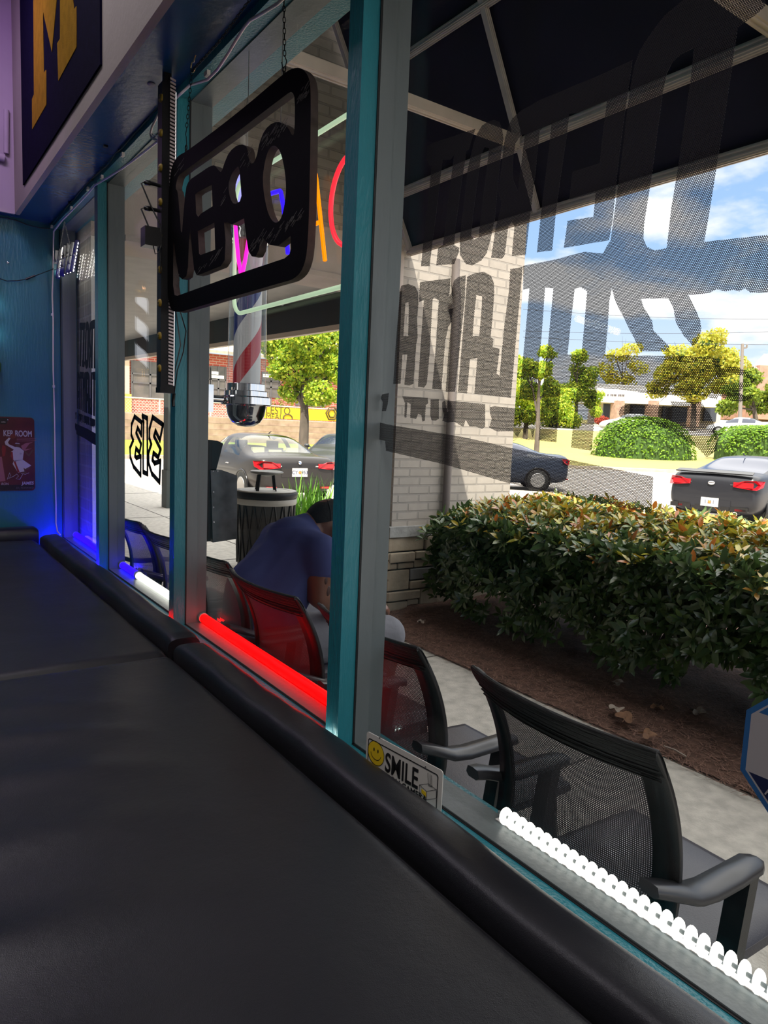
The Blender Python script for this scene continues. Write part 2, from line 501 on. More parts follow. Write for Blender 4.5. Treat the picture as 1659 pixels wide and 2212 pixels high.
# ------------------------------------------------------------------ padded bench
def leather(name, col, wr):
    m, t, o = newmat(name)
    bs = pb(t, o, col, 0.36, 0, 0.6)
    bs.inputs['Sheen Weight'].default_value = 0.03; bs.inputs['Sheen Roughness'].default_value = 0.35; bs.inputs['Sheen Tint'].default_value = (0.85, 0.88, 1.0, 1)
    c = N(t, 'ShaderNodeTexCoord')
    v = N(t, 'ShaderNodeTexVoronoi'); v.inputs['Scale'].default_value = 420; v.feature = 'DISTANCE_TO_EDGE'
    n = N(t, 'ShaderNodeTexNoise'); n.inputs['Scale'].default_value = 26; n.inputs['Detail'].default_value = 7; n.inputs['Roughness'].default_value = 0.65
    t.links.new(c.outputs['Object'], v.inputs['Vector']); t.links.new(c.outputs['Object'], n.inputs['Vector'])
    ma = N(t, 'ShaderNodeMath', operation='MULTIPLY_ADD'); ma.inputs[1].default_value = 0.30
    t.links.new(v.outputs['Distance'], ma.inputs[0]); t.links.new(n.outputs['Fac'], ma.inputs[2])
    bp = N(t, 'ShaderNodeBump'); bp.inputs['Strength'].default_value = 0.16; bp.inputs['Distance'].default_value = 0.006
    t.links.new(ma.outputs[0], bp.inputs['Height']); t.links.new(bp.outputs[0], bs.inputs['Normal'])
    n2 = N(t, 'ShaderNodeTexNoise'); n2.inputs['Scale'].default_value = 5; n2.inputs['Detail'].default_value = 6
    t.links.new(c.outputs['Object'], n2.inputs['Vector'])
    mr = N(t, 'ShaderNodeMapRange'); mr.inputs['To Min'].default_value = 0.30; mr.inputs['To Max'].default_value = 0.48
    t.links.new(n2.outputs['Fac'], mr.inputs['Value']); t.links.new(mr.outputs[0], bs.inputs['Roughness'])
    return m
black_leather = leather('black_vinyl_upholstery', (0.009, 0.009, 0.013), 1)
TOP = 0.716
def noise(x, y, s=0.0):
    return (math.sin(x*5.1+1.3*math.sin(y*3.7+s))+math.sin(y*7.3+2.1*math.sin(x*4.1-s))+0.5*math.sin(x*13+y*11+s))/2.5
def cushion(name, label, y0, y1, seed, wrinkle):
    x0, x1 = -0.62, 0.728
    t = thing(name, label, 'cushion', (0.05, (y0+y1)/2, TOP-0.13))
    b = MB(); nu, nv = 110, 150
    R = 0.035
    def fn(u, v):
        x = x0+(x1-x0)*u; y = y0+(y1-y0)*v
        ex = min(x-x0, x1-x); ey = min(y-y0, y1-y); z = TOP
        for e_ in (ex, ey):
            if e_ < R: z -= R-math.sqrt(max(0, R*R-(R-e_)**2))
        z += 0.006*min(1, ex/0.25)*min(1, ey/0.3) + 0.0012*noise(x*1.4, y*1.2, seed)
        if wrinkle:
            # long soft folds fanning out from the room side
            k = max(0, min(1, (0.52-x)/0.5))*max(0, min(1, (y-0.45)/0.5))*max(0, min(1, (y1-0.12-y)/0.4))
            ph = (y+0.30*(x-0.1)+0.05*math.sin(5*x+2*y))*2*PI/0.21 + 0.9*math.sin(y*3.1)
            z += k*0.030*(0.5+0.5*math.cos(ph))**2.2*(0.65+0.35*math.sin(3*y+x*4))
        return (x, y, z)
    b.grid(fn, nu, nv)
    b.box(x0, x1, y0, y1, TOP-0.13, TOP-R)
    b.build('padded_top', black_leather, t)
    s = MB()
    s.tube([(x1-0.003, y0+0.02, TOP-0.028), (x1-0.003, y1-0.02, TOP-0.028)], 0.004, 6)
    s.tube([(x0+0.02, y0+0.003, TOP-0.028), (x1-0.02, y0+0.003, TOP-0.028)], 0.004, 6)
    s.tube([(x0+0.02, y1-0.003, TOP-0.028), (x1-0.02, y1-0.003, TOP-0.028)], 0.004, 6)
    s.build('piping', black_leather, t)
    return t
cushion('bench_cushion', 'black vinyl bench cushion nearest the camera with long soft wrinkles', -1.6, 2.160, 0.3, True)
cushion('bench_cushion', 'black vinyl bench cushion at the far end by the teal wall', 2.164, 4.560, 2.2, False)
t = thing('bench', 'black boxed bench base under the vinyl cushions along the window', 'bench', (0.05, 1.5, 0))
b = MB(); b.box(-0.60, 0.859, -1.6, FARW-0.005, 0.06, TOP-0.1305); b.build('box_base', blackmetal, t)
b = MB(); b.box(-0.55, 0.85, -1.55, FARW-0.02, 0.0, 0.06); b.build('plinth', blackplastic, t)

def bolster(label, p0, p1, r_w, r_h, seed, axis='y'):
    t = thing('bolster_cushion', label, 'bolster', (p0[0], (p0[1]+p1[1])/2, TOP-0.13), 'bolsters around the bench')
    b = MB(); n = 26; L = 90
    def fn(u, v):
        a = 2*PI*u
        ca, sa = math.cos(a), math.sin(a)
        q = 0.62
        px = math.copysign(abs(ca)**q, ca)*r_w; pz = math.copysign(abs(sa)**q, sa)*r_h
        e = min(v, 1-v)*(Vector(p1)-Vector(p0)).length
        k = 1.0 if e > 0.03 else 0.80+0.20*math.sqrt(max(0, 1-((0.03-e)/0.03)**2))
        pz *= k; px *= (0.94+0.06*k)
        s_ = v*(Vector(p1)-Vector(p0)).length
        wob = 0.004*math.sin(s_*5+seed)+0.0025*math.sin(s_*13+seed*2)
        pz += 0.0018*math.sin(s_*38+3*a)*max(0, math.sin(s_*2.3+seed))
        c = Vector(p0)+(Vector(p1)-Vector(p0))*v
        if axis == 'y': return (c.x+px+wob, c.y, c.z+pz)
        return (c.x, c.y+px+wob, c.z+pz)
    b.grid(fn, n, L)
    v = [fn(i/n, 0) for i in range(n)]; b.add(v, [tuple(range(n))])
    v = [fn(i/n, 1) for i in range(n)]; b.add(v, [tuple(range(n))[::-1]])
    b.build('roll', black_leather, t)
    s = MB()
    off = r_w*0.93
    if axis == 'y': s.tube([(p0[0]-off, p0[1]+0.02, p0[2]-r_h*0.5), (p1[0]-off, p1[1]-0.02, p1[2]-r_h*0.5)], 0.003, 6)
    else: s.tube([(p0[0]+0.02, p0[1]-off, p0[2]-r_h*0.5), (p1[0]-0.02, p1[1]-off, p1[2]-r_h*0.5)], 0.003, 6)
    s.build('seam', black_leather, t)
    return t
bolster('long black bolster between the near cushion and the window sill', (0.792, -1.5, 0.700), (0.792, 2.165, 0.700), 0.054, 0.046, 0.7)
bolster('black bolster along the far half of the window sill', (0.790, 2.215, 0.702), (0.790, 4.52, 0.702), 0.055, 0.048, 2.9)
bolster('short black bolster lying across the far end against the teal wall', (-0.5, 4.655, 0.715), (0.745, 4.655, 0.715), 0.07, 0.062, 1.7, 'x')

# ------------------------------------------------------------------ LED tubes on the sill
red_e = emit('red_led', (1.0, 0.0, 0.0), 3.2)
blue_e = emit('blue_led', (0.006, 0.0, 1.0), 5.0)
white_e = emit('white_led', (1.0, 0.96, 0.84), 2.5)
cap_m = mat('tube_end_cap', (0.55, 0.53, 0.5), 0.35)
def ledtube(label, y0, y1, m, x=0.9725, z=SILL+0.020, r=0.0165):
    t = thing('led_tube', label, 'LED light', (x, (y0+y1)/2, SILL), 'LED tubes on the window sill')
    b = MB(); b.tube([(x, y0+0.012, z), (x, y1-0.012, z)], r, 14); b.build('glowing_tube', m, t)
    for yy in (y0, y1):
        c = MB(); c.tube([(x, yy-0.011 if yy == y1 else yy, z), (x, yy if yy == y1 else yy+0.011, z)], r*1.15, 14)
        c.build('end_cap', cap_m, t)
    c = MB(); c.box(x-0.006, x+0.006, y0+0.02, y1-0.02, SILL-0.001, z-r*0.8); c.build('mounting_strip', whiteplastic, t)
    return t
ledtube('red glowing tube along the sill of the third window from the far wall', 1.437, 2.528, red_e)
ledtube('white glowing tube on the sill in front of the two far chairs', 2.592, 3.36, white_e)
ledtube('blue glowing tube ending beside the white tube on the sill', 3.365, 3.634, blue_e)
ledtube('blue glowing tube on the sill of the farthest window', 3.71, 4.70, blue_e)
# light rope tucked behind the bolster, one colour per stretch
def rope(label, y0, y1, m):
    t = thing('led_rope', label, 'LED light', (0.853, (y0+y1)/2, SILL-0.02), 'LED rope behind the bolster')
    b = MB(); b.tube([(0.8535, y0, SILL-0.002), (0.8535, y1, SILL-0.002)], 0.0055, 8); b.build('glowing_rope', m, t)
    for yy in (y0, y1):
        c = MB(); c.tube([(0.8535, yy-0.006, SILL-0.002), (0.8535, yy+0.006, SILL-0.002)], 0.0065, 8); c.build('end_cap', cap_m, t)
mint_e = emit('white_rope_led', (0.75, 1.0, 0.92), 26.0)
red2 = emit('red_rope_led', (1.0, 0.0, 0.0), 20.0)
blue2 = emit('blue_rope_led', (0.01, 0.004, 1.0), 90.0)
rope('white light rope behind the near bolster at the foot of the wide mullion', 1.365, 1.47, mint_e)
rope('red light rope glowing at the foot of the mullion by the black light bar', 2.50, 2.74, red2)
rope('blue light rope glowing in the far corner behind the bolster', 3.62, 4.735, blue2)

# ridged white strip under the near window
t = thing('led_strip', 'white ridged light strip along the sill under the near chair', 'LED light', (0.970, 0.44, SILL))
rib_e = emit('white_led_rib', (1.0, 0.975, 0.90), 1.5)
zc_ = SILL+0.020
for k in range(50):
    y = -0.05+k*0.0205
    if y > 0.925: break
    b = MB(); n = 14; v = []; f = []
    for q, (rr, yy) in enumerate(((0.004, -0.0040), (0.0158, -0.0028), (0.0166, 0.0010), (0.006, 0.0040))):
        for m in range(n):
            a = 2*PI*m/n; v.append((0.970+rr*math.cos(a), y+yy+0.35*rr*math.sin(a)*0.5, zc_+rr*math.sin(a)))
    for q in range(3):
        for m in range(n): f.append((q*n+m, q*n+(m+1) % n, (q+1)*n+(m+1) % n, (q+1)*n+m))
    f += [tuple(range(n))[::-1], tuple(range(3*n, 4*n))]
    b.add(v, f, 0, True); b.build('glowing_rib', rib_e, t)
b = MB(); b.tube([(0.970, -0.055, zc_), (0.970, 0.933, zc_)], 0.0035, 8); b.build('core_rod', alu, t)
c = MB(); c.box(0.964, 0.976, -0.055, 0.935, SILL-0.001, SILL+0.006); c.build('mounting_strip', whiteplastic, t)
# ------------------------------------------------------------------ writing and film on the glass
FX = 0.9455          # room side of the panes
def glassmap(dy=0.0, dz=0.0, x=FX):
    return lambda a, b, c: (x+c, a+dy, b+dz)
def px2yz(u, v, ox, oy, s, x=FX):
    p = onX(ox+u/s, oy+v/s, x); return (p.y, p.z)
A_ = lambda L: [px2yz(u, v, 1100, 0, 2.968) for u, v in L]
B_ = lambda L: [px2yz(u, v, 890, 240, 2.573) for u, v in L]
C_ = lambda L: [px2yz(u, v, 1080, 480, 1.644) for u, v in L]
D_ = lambda L: [px2yz(u, v, 800, 560, 2.38) for u, v in L]
F_ = lambda L: [px2yz(u, v, 0, 0, 1.0) for u, v in L]
film = perf('perforated_black_film', 'yz', 0.0027, 0.365, (0.030, 0.027, 0.033))
solidfilm = mat('dark_grey_film', (0.018, 0.024, 0.030), 0.6, spec=0.15)
d_ext = A_([(650, 1540), (700, 1180), (735, 900), (760, 680), (780, 540), (805, 410), (840, 320), (890, 240), (940, 170), (1000, 95), (1130, -10), (1400, -130), (1640, -190), (1640, 40), (1580, 95), (1465, 175), (1430, 420), (1390, 690), (1340, 1000), (1290, 1320), (1250, 1550)])
body = C_([(760, 66), (952, 45), (1060, 33), (1075, 80), (1070, 245), (1000, 252), (952, 250), (890, 250), (870, 235), (850, 246), (830, 240), (800, 246), (770, 238), (745, 250), (720, 255), (668, 258),
  (700, 320), (704, 336), (710, 345), (715, 380), (705, 420), (685, 440), (668, 420), (650, 400), (625, 355), (615, 300), (597, 270), (500, 272), (512, 305), (540, 350), (545, 385), (600, 440), (603, 460), (500, 458), (480, 420), (440, 340), (410, 280), (397, 235),
  (388, 280), (382, 380), (373, 470), (500, 474), (640, 474), (750, 478), (775, 490), (786, 520), (815, 513), (840, 514), (880, 530), (903, 560), (900, 568), (868, 546), (830, 540), (793, 555), (805, 568), (850, 570), (880, 567), (897, 578), (860, 590), (848, 605), (870, 617), (902, 613), (890, 630), (850, 640), (815, 633), (775, 615), (770, 630), (735, 620), (690, 612), (660, 618), (620, 615), (560, 612), (500, 605), (430, 595), (345, 588),
  (335, 700), (325, 812), (253, 800), (262, 690), (275, 588), (215, 588), (207, 690), (200, 782), (137, 775), (152, 600), (172, 420), (190, 235), (160, 232), (148, 400), (125, 635), (68, 628), (90, 400), (105, 235), (83, 240), (83, 155), (205, 130), (300, 105), (365, 111)])
d_hole = A_([(1185, 305), (1100, 350), (1045, 400), (1010, 470), (985, 590), (950, 850), (910, 1150), (865, 1430), (860, 1530), (880, 1580), (930, 1605), (1010, 1590), (1040, 1330), (1080, 1090), (1130, 740), (1165, 500)])
a_hole = C_([(265, 238), (285, 230), (310, 245), (300, 360), (290, 470), (240, 470), (252, 350)])
er = A_([(790, 385), (760, 600), (730, 800), (690, 1130), (665, 1400), (640, 1540), (350, 1590), (375, 1415), (540, 1390), (555, 1235), (385, 1280), (405, 1100), (580, 1045), (595, 900), (628, 640), (520, 690), (440, 725), (385, 730), (370, 860), (340, 1060), (300, 1350), (275, 1605), (178, 1618), (215, 1270), (255, 960), (272, 785), (195, 835)]) \
  + B_([(685, 350), (655, 590), (632, 800), (555, 805), (570, 640), (555, 615), (535, 640), (515, 800), (500, 820), (440, 815), (465, 650), (490, 550), (497, 505), (480, 460), (478, 440), (495, 330), (512, 180), (520, 140), (540, 76)]) + A_([(20, 760), (75, 710), (200, 640), (380, 565), (560, 490)])
r_hole = B_([(628, 125), (600, 140), (575, 180), (562, 260), (558, 340), (565, 390), (588, 445), (600, 350), (615, 240)])
o_ext = B_([(360, 130), (390, 80), (420, 60), (455, 48), (485, 60), (500, 95), (508, 155), (496, 230), (481, 370), (460, 600), (435, 720), (415, 790), (385, 830), (335, 858), (300, 850), (267, 800), (266, 700), (290, 500), (310, 320), (345, 170)])
o_hole = B_([(430, 205), (405, 200), (385, 240), (370, 350), (345, 530), (328, 690), (345, 715), (370, 700), (395, 480), (418, 300)])
ti = B_([(80, 270), (85, 195), (120, 175), (230, 140), (352, 98), (338, 140), (316, 215), (300, 222), (295, 280), (275, 400), (240, 660), (235, 745), (262, 760), (258, 790), (235, 850), (135, 858), (145, 760), (170, 745), (175, 720), (205, 470), (235, 240), (215, 270), (170, 270), (160, 350), (135, 560), (110, 760), (97, 862), (50, 862), (60, 760), (90, 500), (110, 300), (98, 304)])
la = D_([(720, 50), (783, 40), (768, 200), (745, 450), (722, 712), (535, 692), (550, 508), (512, 515), (497, 690), (450, 685), (470, 450), (490, 200), (498, 90), (540, 70), (585, 65), (620, 85), (635, 120), (637, 170), (628, 300), (618, 400), (632, 410), (628, 450), (665, 460), (648, 590), (665, 598), (690, 330), (712, 170)])
la_h = D_([(545, 185), (575, 190), (572, 260), (560, 395), (525, 395), (535, 270)])
nt_ = D_([(430, 110), (455, 90), (490, 82), (486, 200), (460, 450), (435, 682), (388, 680), (400, 500), (417, 320), (400, 350), (385, 420), (365, 670), (318, 665), (335, 480), (352, 210), (330, 200), (320, 205), (305, 480), (290, 640), (275, 660), (245, 655), (255, 500), (275, 210), (250, 220), (255, 118), (300, 112), (412, 98), (405, 190), (415, 180)])
a3 = D_([(155, 150), (160, 135), (195, 127), (230, 140), (245, 170), (247, 230), (240, 300), (243, 400), (235, 440), (222, 640), (200, 650), (175, 645), (190, 490), (165, 490), (155, 640), (118, 642), (130, 450), (150, 200)])
a3_h = D_([(180, 225), (195, 220), (198, 240), (195, 395), (170, 395)])
tags = [D_(L) for L in ([(60, 695), (95, 688), (90, 740), (80, 780), (60, 780), (65, 735), (55, 715)], [(165, 705), (295, 712), (297, 740), (285, 750), (280, 830), (268, 835), (262, 800), (245, 795), (235, 820), (205, 815), (208, 745), (190, 735), (185, 815), (175, 812), (178, 740)], [(310, 720), (352, 720), (352, 820), (335, 830), (315, 828), (308, 800)],
  [(370, 735), (385, 725), (590, 745), (590, 860), (575, 872), (540, 860), (510, 860), (490, 825), (478, 862), (430, 835), (400, 840), (370, 830), (380, 800), (370, 770)], [(615, 760), (640, 755), (855, 780), (850, 850), (835, 920), (825, 880), (805, 870), (795, 905), (780, 870), (755, 915), (735, 885), (650, 885), (610, 865), (625, 820), (615, 790)])]
bar_ = F_([(818, 912), (838, 917), (1000, 944), (1111, 969), (1411, 1030), (1407, 1110), (1100, 1044), (960, 1003), (834, 974), (832, 952), (820, 950), (813, 932)])
boot = C_([(422, 680), (430, 655), (460, 645), (545, 648), (600, 660), (612, 655), (605, 635), (715, 640), (750, 690), (775, 760), (770, 810), (735, 835), (700, 800), (620, 750), (560, 720), (530, 700), (430, 695)])
def shop_decal(label, dy, dz, m, x):
    t = thing('window_decal', label, 'decal', (x, 0.7+dy, 1.4+dz), 'shop lettering films on the glass')
    fm = glassmap(dy, dz, x); k = 0.0006
    flat('upper_lettering', [er, r_hole, o_ext, o_hole, ti], fm, k, m, t)
    flat('initial_and_arm', [d_ext+body, d_hole, a_hole], fm, k, m, t)
    flat('lower_lettering', [la, la_h, nt_, a3, a3_h], fm, k, m, t)
    
    for tg in tags: flat('tagline_word', [tg], fm, k, m, t)
    flat('underline', [bar_], fm, k, m, t)
    flat('clipper_emblem', [boot], fm, k, m, t)
    return t
shop_decal('large perforated black film reading DETROIT ATLANTA mirrored on the near pane', 0, 0, film, FX)
# the same film on the farthest pane: matched by its initial and underline there
shop_decal('dark film with the same mirrored shop lettering on the farthest narrow pane', 3.19, -0.06, solidfilm, 0.9465)

# the 313 numerals on the second pane
t = thing('number_decal', 'dark outlined 313 numerals on the pane before the two far chairs', 'decal', (FX, 3.1, 1.4))
E_ = lambda L: [px2yz(u, v, 260, 880, 7.055) for u, v in L]
def stroke(name, L, r):
    P_ = [(FX, y, z) for y, z in E_(L)]
    b = MB()
    n = len(P_)
    for i in range(n):
        p, q = Vector(P_[i]), Vector(P_[(i+1) % n]); d = (q-p).normalized()
        nn = Vector((0, -d.z, d.y)); e = d*r*0.8
        b.prism([p-e-nn*r, q+e-nn*r, q+e+nn*r, p-e+nn*r], (0.0008, 0, 0))
    b.build(name, solidfilm, t)
stroke('numeral_three', [(215, 140), (325, 230), (318, 420), (262, 310), (240, 390), (315, 560), (290, 690), (237, 625), (222, 740), (242, 768), (310, 745), (308, 1035), (200, 900), (150, 760), (145, 620), (195, 500), (165, 420), (170, 260)], 0.011)
stroke('numeral_three', [(490, 150), (648, 265), (600, 500), (535, 360), (512, 440), (612, 640), (575, 760), (502, 695), (487, 800), (520, 850), (608, 820), (595, 1140), (480, 1010), (430, 850), (428, 690), (470, 560), (440, 470), (442, 330)], 0.011)
stroke('numeral_one', [(335, 130), (408, 165), (412, 1015), (347, 985), (345, 700), (352, 230)], 0.011)

# SMILE camera sign propped between the bolster and the near frame
sign_white = mat('sign_white_plastic', (0.66, 0.64, 0.62), 0.4)
ink = mat('sign_black_ink', (0.012, 0.012, 0.014), 0.5)
yel = mat('sign_yellow_ink', (0.80, 0.55, 0.02), 0.5)
def rrect(a0, a1, b0, b1, r, n=6):
    o = []
    for cx_, cy_, s0 in ((a1-r, b1-r, 0), (a0+r, b1-r, 1), (a0+r, b0+r, 2), (a1-r, b0+r, 3)):
        for k in range(n+1):
            an = PI/2*(s0+k/n); o.append((cx_+r*math.cos(an), cy_+r*math.sin(an)))
    return o
SL, SR = onX(792, 1585, 0.859), onX(957, 1660, 0.886)
SL = Vector((SL.x, SL.y, (SL.z+SR.z)/2)); ed = Vector((SR.x-SL.x, SR.y-SL.y, 0)); W = ed.length; ed.normalize()
en = Vector((ed.y, -ed.x, 0));  en = en if en.x < 0 else -en      # towards the room
hz = SL.z-(SILL+0.001)
sgn = lambda lift: (lambda a, b, c: SL + ed*a - Vector((0, 0, b)) + en*(lift+c))
def S_(u, v):
    d = ray(780+u/8.295, 1550+v/8.295); k = (SL-EYE).dot(en)/d.dot(en); p = EYE+d*k
    return ((p-SL).dot(ed), SL.z-p.z)
t = thing('camera_warning_sign', 'white SMILE sign with yellow smiley propped between the near bolster and the glass', 'sign', tuple(SL+ed*(W/2)-Vector((0, 0, hz))))
flat('board', [rrect(0, W, 0, hz, 0.007)], sgn(-0.0014), 0.002, sign_white, t)
def sp(name, polys, m, lift, raw=True):
    return flat(name, polys, sgn(lift), 0.0003, m, t)
sp('border', [rrect(0.007, W-0.011, 0.012, hz-0.0035, 0.006), rrect(0.0090, W-0.0130, 0.0140, hz-0.0055, 0.0045)], ink, 0.0002)
circ = lambda cx_, cy_, r, n=28, sy=1.0: [(cx_+r*math.cos(2*PI*k/n), cy_+r*sy*math.sin(2*PI*k/n)) for k in range(n)]
ce = S_(268, 640); ra = (S_(300, 872)[1]-S_(245, 412)[1])/2*0.97
sp('smiley_outline', [circ(*ce, ra*1.05), circ(*ce, ra)], ink, 0.0003)
sp('smiley', [circ(*ce, ra)], yel, 0.0002)
mouth = [(ce[0]+0.66*ra*math.cos(a), ce[1]+0.60*ra*math.sin(a)) for a in [PI*(0.04+0.92*k/14) for k in range(15)]] + [(ce[0]+0.62*ra*math.cos(a), ce[1]+0.54*ra*math.sin(a)) for a in [PI*(0.96-0.92*k/14) for k in range(15)]]
sp('mouth', [mouth], ink, 0.0005)
for s_ in (-1, 1): sp('eye', [circ(ce[0]+s_*0.25*ra, ce[1]-0.26*ra, 0.075*ra, 12, 2.2)], ink, 0.0005)
s0, s1 = S_(425, 940), S_(1010, 1290); sh_ = S_(490, 942)[1]-S_(490, 600)[1]
sml = text('smile_lettering', 'SMILE', sh_/0.70, lambda a, b, c: sgn(0.0005+c)(s0[0]+a, s0[1]-b, 0), 0.0003, ink, t, sx=1.0, bold=0.0008)
xs = [(Vector(v.co)+worldloc(t)-SL).dot(ed) for v in sml.data.vertices]; k_ = (s1[0]-s0[0])/(max(xs)-min(xs))
for v in sml.data.vertices:
    p = Vector(v.co)+worldloc(t)-SL; v.co = Vector(v.co)+ed*((p.dot(ed)-s0[0])*(k_-1))
text('lower_lettering', "YOU'RE ON CAMERA", 0.019, lambda a, b, c: sgn(0.0005+c)(0.013+a, hz-0.0075-b, 0), 0.0003, ink, t, sx=1.0, bold=0.0003)
bb = MB()
def L3(p, q, w=0.0006):
    bb.beam(sgn(0.0006)(*S_(*p), 0), sgn(0.0006)(*S_(*q), 0), w, 0.0003, 0, en)
for p, q in (((1050, 1205), (1210, 1182)), ((1210, 1182), (1355, 1290)), ((1050, 1205), (1180, 1320)), ((1180, 1320), (1355, 1290)), ((1050, 1205), (1062, 1365)), ((1062, 1365), (1180, 1470)), ((1180, 1320), (1180, 1470)), ((1180, 1470), (1345, 1445)), ((1355, 1290), (1350, 1440)), ((1200, 990), (1215, 1215)), ((1268, 1030), (1275, 1240)), ((1215, 1215), (1275, 1240)), ((1240, 1010), (1245, 1200))): L3(p, q)
bb.build('camera_drawing', ink, t)
sp('camera_lens_patch', [[S_(1085, 1275), S_(1165, 1345), S_(1168, 1425), S_(1085, 1345)]], yel, 0.0003)
for u, v in ((338, 360), (1160, 880)):
    q_ = S_(u, v); sp('mounting_hole', [circ(q_[0], q_[1], 0.0017, 10)], steel, 0.0004)

# octagonal audio sticker near the right edge
OX = 0.9572
t = thing('window_sticker', 'blue and white octagonal sticker on the glass with small Audio lettering', 'sticker', (OX, 0.36, 1.05))
oc = (0.367, 1.045)
R8 = 0.112
octo = lambda r: [(oc[0]+r*math.cos(PI/8+k*PI/4), oc[1]+r*math.sin(PI/8+k*PI/4)) for k in range(8)]
sblue = mat('sticker_blue', (0.03, 0.13, 0.36), 0.5); snavy = mat('sticker_navy', (0.012, 0.018, 0.075), 0.5); sgrey = mat('sticker_pale_grey', (0.46, 0.42, 0.46), 0.5); slt = mat('sticker_deep_blue', (0.0, 0.012, 0.26), 0.5)
om = lambda lift: (lambda a, b, c: (OX-lift+c, a, b))
flat('rim', [octo(R8), octo(R8*0.93)], om(0.0), 0.0008, sblue, t)
flat('inner_line', [octo(R8*0.93), octo(R8*0.905)], om(0.0), 0.0008, sgrey, t)
ri = R8*0.905; oi = octo(ri)
def clipb(poly, z0, z1):
    def cut(P_, z, keep_above):
        o = []
        for i in range(len(P_)):
            p, q = P_[i], P_[(i+1) % len(P_)]
            ip = (p[1] >= z) == keep_above or p[1] == z; iq = (q[1] >= z) == keep_above or q[1] == z
            if ip: o.append(p)
            if ip != iq:
                k = (z-p[1])/(q[1]-p[1]); o.append((p[0]+(q[0]-p[0])*k, z))
        return o
    return cut(cut(poly, z0, True), z1, False)
flat('blue_field', [clipb(oi, oc[1]+ri*0.45, oc[1]+ri)], om(0.0), 0.0008, sblue, t)
flat('grey_field', [clipb(oi, oc[1]-ri*0.40, oc[1]+ri*0.45)], om(0.0), 0.0008, sgrey, t)
flat('navy_field', [clipb(oi, oc[1]-ri, oc[1]-ri*0.40)], om(0.0), 0.0008, snavy, t)
flat('camera_symbol', [rrect(oc[0]-0.075, oc[0]+0.042, oc[1]-0.032, oc[1]+0.036, 0.012)], om(0.0009), 0.0006, slt, t)
text('sticker_lettering', 'Audio', 0.019, lambda a, b, c: (OX-0.0012+c, oc[0]+0.068-a, oc[1]-0.062+b), 0.0004, sgrey, t, sx=1.1)

# ------------------------------------------------------------------ neon tube sign in the third window
NX = 0.925
ng = emit('neon_pale_green', (0.62, 0.85, 0.56), 0.42); npk = emit('neon_pink', (1.0, 0.02, 0.55), 0.9); nbl = emit('neon_blue', (0.03, 0.01, 1.0), 1.0); nor = emit('neon_orange', (1.0, 0.27, 0.0), 0.75); nrd = emit('neon_red', (1.0, 0.03, 0.05), 0.75)
t = thing('neon_sign', 'neon sign with coloured tube letters in a pale green frame behind the black cut-out sign', 'neon sign', (NX, 1.9, 1.9))
def neon(name, L, m, r, closed=False):
    b = MB(); pts = [onX(u, v, NX) for u, v in L]
    # rounded corners
    out = []
    for i, p in enumerate(pts):
        if 0 < i < len(pts)-1:
            for k in (0.18, 0.06): out.append(p.lerp(pts[i-1], k))
            for k in (0.06, 0.18): out.append(p.lerp(pts[i+1], k))
        else: out.append(p)
    b.tube(out, r, 10, closed=closed); return b.build(name, m, t)
q = [onX(812, 599, NX), onX(505, 681, NX), onX(812, 208, NX)]
yl, yr_ = q[1].y, 1.47; zbt = (q[0].z+q[1].z)/2; ztp = onX(668, 300, NX).z
bf = MB()
fr = rrect(yr_, yl, zbt, ztp, 0.055, 8)
bf.tube([(NX, a, b_) for a, b_ in fr], 0.0062, 10, closed=True); bf.build('frame_tube', ng, t)
neon('pink_letter', [(507, 470), (515, 560), (522, 600), (530, 560), (540, 500)], npk, 0.0062)
neon('blue_letter', [(560, 428), (585, 418), (606, 412), (613, 450), (622, 548)], nbl, 0.0062)
neon('orange_letter', [(655, 560), (672, 372), (682, 376), (702, 563)], nor, 0.0055)
neon('orange_crossbar', [(664, 490), (688, 481)], nor, 0.0055)
cc = onX(757, 430, NX); top_ = onX(748, 338, NX); bt = onX(742, 532, NX)
b = MB(); zz = (top_.z+bt.z)/2; hz_ = (top_.z-bt.z)/2
b.tube([(NX, top_.y-0.02+0.085*math.cos(a), zz+hz_*math.sin(a)) for a in [2*PI*k/40 for k in range(40)]], 0.0062, 10, closed=True); b.build('red_letter', nrd, t)
for yy in (yl-0.08, yl-0.30):
    b = MB(); b.tube([(NX, yy, ztp+0.006), (NX, yy, HEAD)], 0.0012, 6); b.build('hanging_wire', steel, t)
    b = MB(); b.tube([(NX, yy, zbt), (NX+0.021, yy, zbt)], 0.003, 6); b.build('stand_off', steel, t)
# ------------------------------------------------------------------ black cut-out OPEN sign on chains
tilt = math.radians(5.4)
hk = onZ(415, 128, SOF)                                   # screw hook in the soffit
sgx, sgy = hk.x-0.02, hk.y                               # the sign hangs below it
sd = Vector((-math.sin(tilt), math.cos(tilt), 0)); sn = Vector((math.cos(tilt), math.sin(tilt), 0))
S0 = Vector((sgx, sgy, 0))
def onS(px, py):
    d = ray(px, py); k = (S0-EYE).dot(sn)/d.dot(sn); p = EYE+d*k
    return ((p-S0).dot(sd), p.z)
O_ = lambda L: [onS(340+u/2.267, 140+v/2.267) for u, v in L]
ebony = mat('black_painted_board', (0.0035, 0.0035, 0.0045), 0.5, var=0.2, vscale=30, spec=0.06)
edge = mat('dark_brown_board_edge', (0.040, 0.026, 0.024), 0.7, var=0.3, vscale=40)
scr = mat('pale_scratches', (0.16, 0.15, 0.15), 0.7)
def arc(L, it=2):
    for _ in range(it):
        o = []
        for i in range(len(L)):
            p, q = L[i], L[(i+1) % len(L)]
            o += [(p[0]*.75+q[0]*.25, p[1]*.75+q[1]*.25), (p[0]*.25+q[0]*.75, p[1]*.25+q[1]*.75)]
        L = o
    return L
